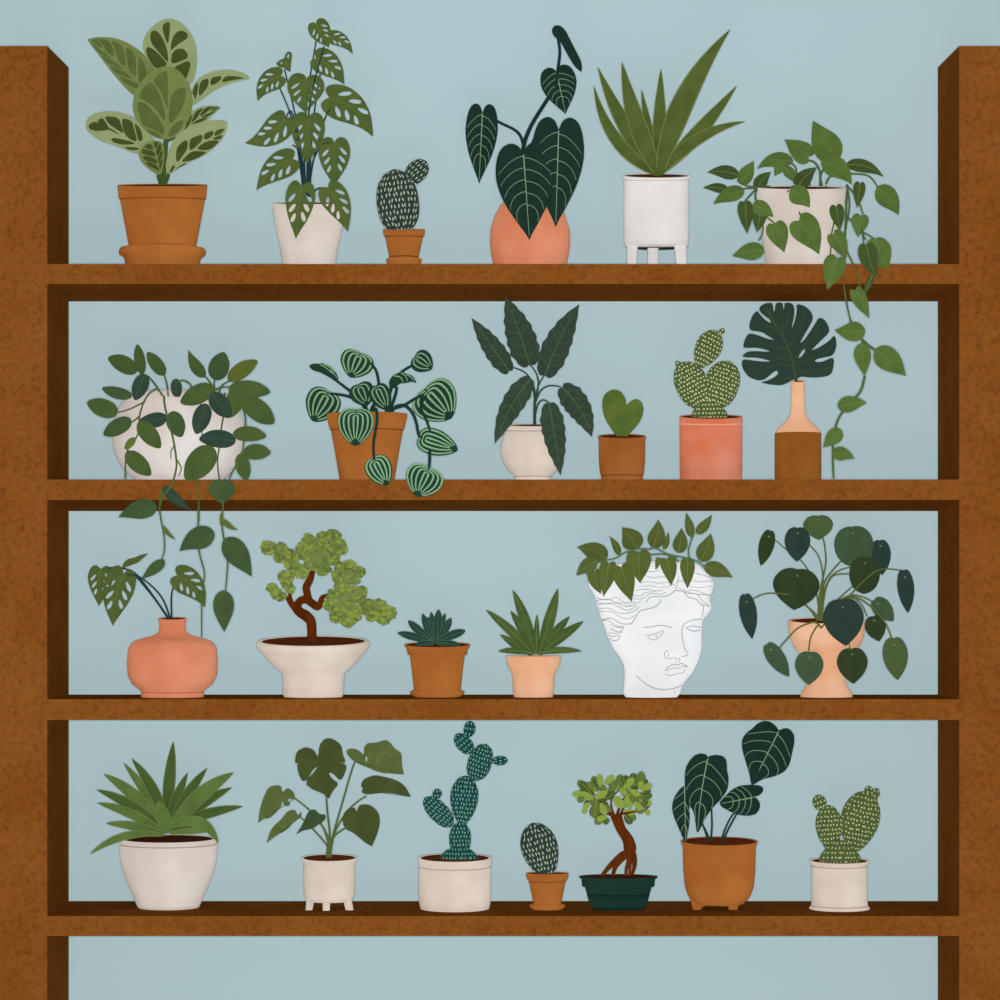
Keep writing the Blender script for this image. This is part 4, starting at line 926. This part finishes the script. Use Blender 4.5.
p.leaves([
 (222,328,42,255,118,14,{'tm':'ovate'}), (298,305,238,188,44,8,{'tm':'ovate'}), (405,268,315,135,130,8,{'tm':'ovate'}), (498,258,533,88,104,14,{'tm':'ovate'}), (568,270,595,162,34,6,{'tm':'ovate'}), (655,290,675,140,88,6,{'tm':'ovate'}),
 (738,195,705,45,54,0,{'tm':'ovate'}), (765,172,860,58,60,8,{'tm':'ovate'}), (790,340,853,172,105,8,{'tm':'ovate'}), (812,375,985,440,92,-12,{'tm':'ovate'}), (165,335,38,428,88,8,{'tm':'ovate'})], 'ovate', iv, dict(mid=.55), dback=.01, dfront=-.06)
hf = {'y': .026}
p.leaves([
 (150,400,190,540,92,10,{'y':.05}), (235,358,203,556,108,0,{'y':.036}), (415,290,425,475,150,0,{'y':.03}), (310,378,375,588,130,0,{'y':.028}), (540,325,518,398,34,0,{'y':.034}), (588,330,612,490,98,-6,{'y':.032}), (712,338,712,508,90,0,{'y':.034})], 'heart', iv, dict(mid=.55))
p.stems([([(665,420),(640,320),(560,298),(480,300),(410,285),(340,285),(270,325),(170,345),(100,425)], .05, .8, .12), ([(480,268),(520,262),(600,300),(700,320),(780,345),(815,378)], .055, .8, .05), ([(400,268),(440,265),(490,268)], .055, .7, .05), ([(600,300),(630,320),(660,350)], .05, .7, .05), ([(722,320),(718,275),(735,215),(755,170)], .07, .8, .055), ([(735,215),(738,195)], .08, .7, .07)], mat('stem_ivy', '#5f7a5a'), .8, name='vine')

# 18 pilea -----------------------------------------------------------------------------------------------
p = Plant('potted_pilea', 'pilea with round dark leaves on arching stalks in an apricot footed pot', 'potted plant', 2, 826.5, D, T12)
p.pot([(620.5, 37.8), (627, 38.2), (637, 37), (646, 33), (656, 26), (664, 21), (673, 18.5), (681, 19), (688, 22), (693, 25.6), (697, 26)], [PALE], ell=6, thick=2.5)
def pl(c): return [L[c], L['pil_spot']]
G = lambda c, **kw: dict(m=pl(c), **kw)
rv = dict(spot=.9)
p.leaves([
 (218,178,178,330,66,0,G('pil_olive')), (425,112,430,217,128,0,G('pil_green')), (695,220,705,370,86,0,G('pil_teal')), (575,160,590,335,166,0,G('pil_grey', tm='disc')), (632,292,625,452,130,0,G('pil_olive', tm='disc')),
 (800,350,818,535,72,0,G('pil_teal')), (338,165,334,312,110,0,G('pil_teal')), (338,345,322,522,200,0,G('pil_olive')), (110,455,140,647,74,0,G('pil_teal')),
 (672,478,755,570,80,0,G('pil_grey')), (665,550,692,658,90,0,G('pil_olive')), (755,645,773,826,108,0,G('pil_green')), (530,478,548,678,174,0,G('pil_teal', y=.035)), (205,672,300,812,76,0,G('pil_grey')),
 (390,705,386,848,122,0,G('pil_grey', y=.045)), (572,690,580,842,132,0,G('pil_olive', y=.045)),
], 'round', pl('pil_teal'), rv, dback=.04, dfront=-.08, fold=.1)
rt = (440, 600)
p.stems([([rt,(432,520),(440,420),(460,320),(455,240),(445,205)], 1, .95), ([rt,(440,480),(448,380),(430,290),(385,235)], 6, .8), ([rt,(445,470),(455,400),(490,350),(530,305)], 3, 1.0), ([rt,(450,460),(480,380),(530,345),(580,335)], 2, .8), ([rt,(455,450),(490,375),(560,365),(600,370)], 4, .8),
  ([rt,(470,520),(530,460),(600,400)], 4, .8), ([rt,(420,450),(390,360),(345,300),(290,260),(232,210)], 0, .7), ([rt,(400,530),(350,480),(300,455),(200,450),(130,480)], 8, .8), ([rt,(420,545),(370,500),(338,480)], 7, .8), ([rt,(410,575),(340,600),(290,650),(255,690)], 13, 1.0, .06), ([rt,(425,590),(395,640),(385,705)], .045, 1.0, .056),
  ([rt,(480,510),(560,460),(620,465),(672,490)], 9, .8), ([rt,(480,510),(560,468),(610,490),(640,550)], 10, .8), ([rt,(500,500),(580,465),(660,510),(720,580),(748,648)], 11, .9), ([rt,(490,560),(550,640),(566,695)], .045, .8, .056), ([rt,(620,400),(700,345),(790,350)], 5, .8), ([rt,(470,540),(528,500)], 12, .9)], L['stem_olive'], 1)
mbq = MB(); tube(mbq, [W(*p.p(q), D) for q in [(437, 610), (436, 520), (440, 450), (450, 400)]], [2.6 * K(D), 2.6 * K(D), 2.0 * K(D), 1.2 * K(D)]); mbq.build('trunk', L['stem_olive'], p.root)

# 19 big agave bottom left ------------------------------------------------------------------------------
p = Plant('potted_agave', 'large bushy agave in a big rounded cream pot on the bottom board', 'potted plant', 3, 168.5, .175, T13)
p.pot([(838.5, 47.3), (843, 48.3, 1), (844.2, 48.5), (855, 48.8), (868, 46.5), (882, 41.5), (895, 35.5), (903, 32.4), (908, 30.5), (909, 30)], [CREAM, CREAML], ell=8.5, thick=3, soil=SOILD)
bd_ = [L['agave_big_dark'], L['agave_big_edge']]; bg = [L['agave_big'], L['agave_big_edge']]
p.leaves([
 (480,520,515,143,64,0,{'m':bd_}), (485,540,580,285,54,-6,{'m':bd_}), (480,540,288,240,50,14,{}), (490,540,325,220,60,22,{'m':bd_}), (500,545,670,263,60,-14,{'m':bd_}), (510,530,782,352,62,-14,{'m':bd_}), (520,520,832,438,54,-10,{'m':bd_}),
 (480,545,197,290,66,22,{'m':bg}), (475,550,165,362,58,22,{'m':bd_}), (470,555,168,422,52,18,{'m':bg}), (500,545,790,284,84,-24,{}), (470,560,208,515,48,10,{'m':bg}), (500,545,660,510,40,-4,{'m':bd_}), (500,560,690,550,34,-6,{'m':bg,'y':.085}),
 (500,530,720,605,60,-62,{'y':.065}), (470,568,136,656,42,40,{'y':.06}), (490,560,448,412,78,0,{'y':.08}),
], 'agave', bg, dict(edge=.5), wscale=.86, dback=.04, dfront=-.06, fold=.25, thick=1.2)

# 20 split leaf philodendron in three-legged pot --------------------------------------------------------
p = Plant('potted_split_leaf_plant', 'plant with seven lobed green leaves in a small cream pot with three feet', 'potted plant', 3, 329.3, D, T14)
p.pot([(857.5, 28.1), (861, 27.5), (862.5, 25.5), (880, 25.6), (896, 25.2), (901, 22)], [CREAM2, CREAML], ell=7.5, thick=2.2, bottom=False,
      legs=[(310.5, 898, 8.5, 309, 911, 7, -.02), (326.5, 898, 8, 326.2, 911, 7.2, -.03), (347, 898, 9, 349.5, 911, 8, -.02)])
sp = lambda c: [L[c], L['split_vein']]
lv = dict(mid=.6, lat=4, lw=.4, k=.2, l0=.1, l1=.7)
p.leaves([
 ('P', [(185,340),(130,348),(105,400),(90,450),(82,513),(110,490),(130,495),(165,465),(190,435),(190,412),(208,440),(232,430),(212,403),(252,405),(245,375),(215,352),(192,378)], (250,400), (82,513), {'v': lv, 'keep': [(190,412)], 'm': sp('split_light')}),
 ('P', [(280,460),(262,482),(250,452),(215,460),(190,495),(140,540),(120,605),(160,570),(215,545),(250,500),(278,490)], (275,485), (120,605), {'v': lv, 'm': sp('split_light')}),
 ('P', [(480,185),(500,175),(535,180),(565,208),(562,170),(580,150),(620,150),(660,135),(685,150),(700,175),(735,195),(735,250),(745,293),(690,288),(640,285),(590,265),(530,240),(495,215)], (520,232), (745,293), {'v': lv, 'm': sp('split_light'), 'holes': [[(572,210),(580,212),(578,236),(568,232)]]}),
 ('P', [(548,345),(560,315),(610,295),(660,305),(710,318),(750,345),(777,395),(740,388),(700,378),(640,375),(580,385),(550,375),(560,355)], (562,362), (777,395), {'v': lv, 'm': sp('split')}),
 ('P', [(462,495),(480,455),(520,440),(530,468),(540,430),(590,430),(630,465),(637,510),(625,560),(600,620),(565,600),(520,560),(475,540)], (530,470), (600,620), {'v': lv, 'm': sp('split')}),
 ('P', [(355,218),(335,180),(295,168),(255,190),(248,235),(252,245),(262,240),(258,258),(268,300),(288,330),(330,290),(352,262),(350,258),(330,272),(295,335),(330,362),(375,378),(405,403),(420,370),(450,335),(415,310),(400,280),(425,290),(458,325),(480,280),(484,250),(445,236),(482,242),(465,200),(460,160),(420,130),(385,130),(360,160)], (358,225), (405,403), {'v': lv, 'm': sp('split'), 'sm': 1}),
 ('P', [(255,565),(285,520),(310,460),(340,450),(360,475),(390,475),(388,500),(360,518),(330,540),(290,545)], (365,492), (255,565), {'v': lv, 'm': sp('split_dark')}),
], 'heart', sp('split'), lv, dback=.03, dfront=-.03)
p.stems([([(403,665),(395,615),(330,540),(278,490)], 1, 1.0), ([(403,665),(400,600),(370,520),(310,450),(250,402)], 0, 1.0), ([(405,665),(408,560),(398,470),(392,390)], 5, 1.2), ([(408,665),(420,580),(460,440),(500,300),(522,235)], 2, 1.1), ([(410,665),(430,560),(480,470),(530,420),(575,390)], 3, 1.0), ([(410,665),(420,590),(450,555),(500,525)], 4, 1.1), ([(405,665),(400,590),(385,545),(362,512)], 6, 1.1)], L['stem_green'], 1)
mbq = MB(); tube(mbq, [W(*p.p(q), D) for q in [(404, 670), (404, 630), (408, 600)]], [3 * K(D), 2.4 * K(D), 1.5 * K(D)]); mbq.build('stem', L['stem_green'], p.root)

# 21 tall teal cactus --------------------------------------------------------------------------------------
p = Plant('potted_prickly_pear', 'tall dark teal prickly pear of stacked pads in a wide cream cylinder pot', 'cactus', 3, 454.8, D, T15)
p.pot([(857.5, 37), (860, 36.8), (865, 36.2), (866, 35.9, 1), (867, 36.2), (890, 36.4), (902, 35.8), (908.5, 34.5), (909, 33)], [CREAM2, CREAML], ell=9, thick=3)
tm_ = [L['cac_teal'], L['mark_teal']]; tk = dict(mark=(3.0, 1.1), gap=(4.1, 3.7), prof=PADE, fuzz=.9)
pad(p, (236, 525), (112, 398), 88, tm_, dd=.002, **tk); pad(p, (170, 402), (168, 358), 42, tm_, name='cactus_bud', **tk)
pad(p, (273, 660), (273, 508), 98, tm_, dd=-.004, **tk); pad(p, (283, 515), (300, 298), 126, tm_, **dict(tk, prof=PADP)); pad(p, (335, 318), (392, 155), 108, tm_, dd=-.003, **tk)
pad(p, (422, 232), (490, 228), 42, tm_, name='cactus_bud', **tk); pad(p, (326, 194), (254, 110), 70, tm_, **tk); pad(p, (310, 122), (322, 50), 52, tm_, dd=-.002, **tk); pad(p, (268, 740), (268, 622), 168, tm_, dd=-.012, **tk)

# 22 small cactus --------------------------------------------------------------------------------------------
p = Plant('potted_cactus', 'single leaning oval cactus pad in a tiny terracotta pot on the bottom board', 'cactus', 3, 547.3, D, T15)
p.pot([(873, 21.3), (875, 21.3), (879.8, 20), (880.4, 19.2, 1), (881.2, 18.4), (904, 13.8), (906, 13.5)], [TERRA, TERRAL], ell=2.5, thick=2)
saucer(3, 547.3, [(904.3, 17), (905.5, 18), (906.8, 17.4), (908.8, 15.4), (909, 15)], D, 'tiny terracotta saucer under the single oval cactus pad pot')
pad(p, (674, 756), (600, 514), 166, [L['cac_slate'], L['mark_pale']], mark=(4.2, 1.3), gap=(5.4, 4.8), prof=PADP, dd=0)

# 23 ficus bonsai --------------------------------------------------------------------------------------------
p = Plant('bonsai_tree', 'ficus bonsai with exposed roots in a low dark green ribbed dish', 'bonsai', 3, 618.3, D, GP)
p.pot([(876.3, 39.2), (877.6, 39), (879.8, 35.5), (881, 34.6, 1), (882.6, 34.6), (892, 31.9), (893, 31.6, 1), (895, 31.2), (896, 31, 1), (897.2, 30.6), (905, 28.4), (906.5, 28.0, 1), (909, 25)], [GREENP, GREENL], ell=4.5, thick=2.2, oval=.62, soil=SOILD)
limb([(510,505),(530,560),(560,640),(600,700),(635,760),(650,830),(645,880)], FB, [58,52,48,50,56,62,52], BARK2, 'trunk')
for q, r in (([(640,880),(575,895)  ,(465,995)  ,(365,1110)], [34,30,26,16]), ([(645,870),(580,930),(510,1010),(475,1108)], [30,28,24,16]), ([(650,870),(640,960),(615,1040),(608,1108)], [34,26,18,14]), ([(670,860),(695,950),(690,1040),(660,1108)], [34,26,18,14]), ([(655,880),(655,960),(650,1050),(640,1105)], [20,16,12,10])):
    limb(q, FB, r, BARK2, 'root', d1=D - .012)
for q in ([(500,520),(470,440),(465,340),(520,270),(560,240)], [(540,520),(590,420),(630,340),(680,250),(760,180)], [(560,490),(680,470),(780,455),(850,410)], [(500,515),(420,440),(330,330),(250,250)], [(520,500),(560,380),(600,320)], [(480,510),(400,480),(330,500)]):
    limb(q, FB, [14, 9, 7, 5, 4][:len(q)], BARK2, 'branch')
mos = []
for i, (mk, lw_) in enumerate((('fic_a', 52), ('fic_b', 60), ('fic_c', 64))):
    pass
rnd = random.Random(5)
fl = [(210,250,140,165,1),(250,270,165,180,2),(230,300,90,290,0),(200,330,130,355,1),(280,340,170,285,0),(250,380,190,425,0),(300,250,235,180,1),(330,210,280,125,1),(355,215,345,105,0),(400,190,480,115,0),(300,270,285,190,0),(330,300,420,250,0),(420,240,340,220,1),(440,290,520,200,0),(450,280,500,170,1),(540,250,550,110,1),
 (300,330,410,275,0),(350,350,450,300,1),(310,350,300,520,1),(330,370,270,500,2),(340,350,420,420,2),(360,380,400,490,0),(390,400,450,450,1),(220,440,180,475,0),(400,500,310,580,1),(420,520,330,545,0),(440,540,390,580,2),(250,400,200,370,2),
 (600,200,580,115,2),(650,150,585,125,2),(590,230,680,140,0),(640,230,700,100,1),(700,210,720,130,1),(750,240,765,80,1),(740,230,770,170,0),(760,250,860,200,0),(780,240,850,270,1),(650,250,740,300,0),(700,240,720,370,1),(760,300,860,310,2),(740,330,855,385,0),(750,370,830,410,1),(690,370,760,440,0),(600,260,660,340,0),(570,300,640,260,1),(600,330,660,420,0),
 (480,340,590,400,0),(500,330,560,350,0),(500,390,590,410,0),(590,460,690,480,0),(600,500,660,580,2),(620,490,700,540,1),(600,510,640,570,1),(800,440,840,495,0),(700,450,780,460,1),(560,280,600,200,1),(620,300,560,240,0),(250,300,300,400,1),(400,330,330,330,2),(460,260,400,340,2),(200,240,160,220,1),(680,300,610,280,2),(720,280,800,330,1),(640,380,700,330,1),(260,230,330,160,2),(500,230,440,150,1),(790,300,840,240,1),(660,200,760,130,2)]
# leaves of the crown: three base meshes, copied
protos = []
for mk in ('fic_a', 'fic_b', 'fic_c'):
    b_ = p.p((500, 300), FB); t_ = p.p((500, 200), FB)
    protos.append(leaf(p.root, D, tmpl_outline('succ', b_, t_, 5.6), b_, t_, 0, [L[mk], L['fic_a']], dict(mid=.4), fold=.3, thick=.5))
usedp = set()
rn2 = random.Random(11)
fl = [(x, y, x + rn2.uniform(-70, 70), y - rn2.uniform(20, 90), rn2.choice((1, 2, 2))) for x, y in [(180,300),(260,330),(330,260),(400,280),(230,400),(330,430),(420,340),(290,210),(380,210),(470,230),(700,280),(760,330),(800,280),(680,360),(730,430),(640,430),(780,400),(690,180),(620,210),(800,230)]] + fl
for i, (bx, by, tx, ty, c) in enumerate(fl):
    if c in usedp:
        o = protos[c].copy(); C.objects.link(o)
    else: o = protos[c]; usedp.add(c)
    b_ = p.p((bx, by), FB); t_ = p.p((tx, ty), FB); dd = D + rnd.uniform(-.03, .015) - (.01 if c == 0 else -.005)
    o.location = W(b_[0], b_[1], dd) - p.root.location
    ang = math.atan2(tx - bx, -(ty - by)); ln = math.hypot(tx - bx, ty - by) / 100
    o.rotation_euler = (0, ang, 0); wl = max(.85, min(1.35, ln ** .5))
    o.scale = (wl * (1.3 if c else 1.12), 1, ln * 1.12)

# 24 anthurium -------------------------------------------------------------------------------------------------
p = Plant('potted_anthurium', 'anthurium with four dark pale veined leaves in a footed terracotta pot', 'potted plant', 3, 719.3, D, AN)
p.pot([(841, 38.5), (844, 37.8), (846, 36.6), (870, 36), (886, 34.5), (895, 31.5), (900, 28), (903.5, 24), (904.5, 18)], [TERRA, TERRAL], ell=9, thick=2.2, bottom=False,
      legs=[(698, 889, 22, 697, 911, 8.5, -.012), (734, 889, 22, 733, 911, 8.5, -.012), (701, 889, 18, 701, 911, 8.5, .05), (731, 889, 18, 731, 911, 8.5, .05)])
av_ = dict(mid=1.2, lat=4, lw=.75, k=.26, l0=.04, l1=.58, reach=.95, pw=1.9)
p.leaves([
 ('P', [(820,110),(800,75),(760,45),(710,42),(665,65),(645,90),(600,120),(570,160),(563,210),(575,270),(600,350),(620,420),(628,480),(650,478),(700,445),(800,420),(860,390),(895,340),(915,250),(930,180),(925,130),(890,92),(850,92)], (818,112), (630,482), {}),
 ('P', [(640,565),(680,558),(712,530),(712,500),(690,487),(640,482),(560,485),(500,510),(450,560),(408,605),(420,630),(470,660),(540,690),(610,697),(665,685),(692,640),(688,600),(665,572)], (642,568), (410,612), {}),
 ('P', [(165,485),(130,520),(95,570),(80,640),(95,700),(120,760),(150,830),(178,895),(182,850),(200,770),(205,700),(200,640),(205,560),(190,510)], (168,488), (176,893), {'v': dict(mid=1.1, lat=4, lw=.7, k=.16, l0=.08, l1=.65, reach=.95, pw=1.2)}),
 ('P', [(330,295),(320,272),(280,265),(240,278),(200,320),(175,370),(170,440),(172,500),(180,570),(205,630),(230,660),(245,740),(255,815),(270,800),(310,710),(360,640),(430,570),(468,510),(475,440),(462,380),(462,320),(440,285),(390,275),(345,282)], (330,300), (260,818), {'bend': 14}),
], 'deep', pm, av_, dback=.02, dfront=-.03, fold=.12)
p.stems([([(340,870),(325,820),(290,750),(260,700)], 3, 1), ([(348,870),(358,780),(355,650),(335,320)], 3, 1), ([(425,880),(440,810),(500,690),(600,600)], 1, 1.0), ([(430,880),(470,790),(530,680),(620,520),(640,470),(800,120)], .155, 1.0), ([(335,870),(280,720),(200,560),(168,490)], 2, .9)], mat('stem_anth', '#243f36'), 1)

# 25 two-eared cactus ------------------------------------------------------------------------------------------
p = Plant('potted_prickly_pear', 'light green cactus with two dotted upright pads in a small cream pot', 'cactus', 3, 839.5, D, T17)
p.pot([(860.5, 30), (862.5, 29.5), (864.5, 28.2), (865.3, 27.6, 1), (866.2, 28), (902, 28), (904, 28.2), (904.9, 28.2, 1), (905.8, 28.8), (908.3, 30.5), (909, 29.5)], [CREAM2, CREAML], ell=6.5, thick=2.6)
ok2 = dict(mark=(2.0, 1.5), gap=(4.4, 4.3))
pad(p, (203, 398), (190, 220), 106, om, dd=.002, prof=PADP, **ok2); pad(p, (293, 400), (346, 165), 154, om, dd=.0, prof=PADP, **ok2)
pad(p, (168, 238), (148, 180), 54, om, name='cactus_bud', prof=PADE, **ok2); pad(p, (352, 178), (358, 144), 34, om, name='cactus_bud', prof=PADE, **ok2); pad(p, (378, 200), (388, 152), 32, om, name='cactus_bud', prof=PADE, dd=.003, **ok2)
pad(p, (240, 458), (240, 362), 176, om, dd=-.01, prof=MOUND, **ok2)

# ------------------------------------------------------------------ light and camera
CAMP = Vector((XZ(VX), -DIST, ZZ(VY)))
ld = bpy.data.lights.new('added_camera_light', 'POINT'); ld.energy = 1560; ld.shadow_soft_size = 0.08; ld.color = (1, 1, 1)  # added light at the camera, keeps cast shadows hidden behind things
lo = link(bpy.data.objects.new('added_camera_light', ld)); lo.location = CAMP + Vector((0, -.05, .0))
w = bpy.data.worlds.new('world'); bpy.context.scene.world = w; w.use_nodes = True
w.node_tree.nodes['Background'].inputs[0].default_value = (1, 1, 1, 1); w.node_tree.nodes['Background'].inputs[1].default_value = 0.17
cd = bpy.data.cameras.new('camera'); cd.sensor_width = 36; cd.lens = 36 * DIST / (1000 * S)
cd.shift_x = -(VX - 500) / 1000; cd.shift_y = (VY - 500) / 1000; cd.clip_end = 50
cam = link(bpy.data.objects.new('camera', cd)); cam.location = CAMP; cam.rotation_euler = (PI / 2, 0, 0)
sc = bpy.context.scene; sc.camera = cam
sc.view_settings.view_transform = 'Standard'; sc.view_settings.look = 'None'; sc.view_settings.gamma = 1
sc.view_settings.use_curve_mapping = False; sc.view_settings.exposure = 0.0
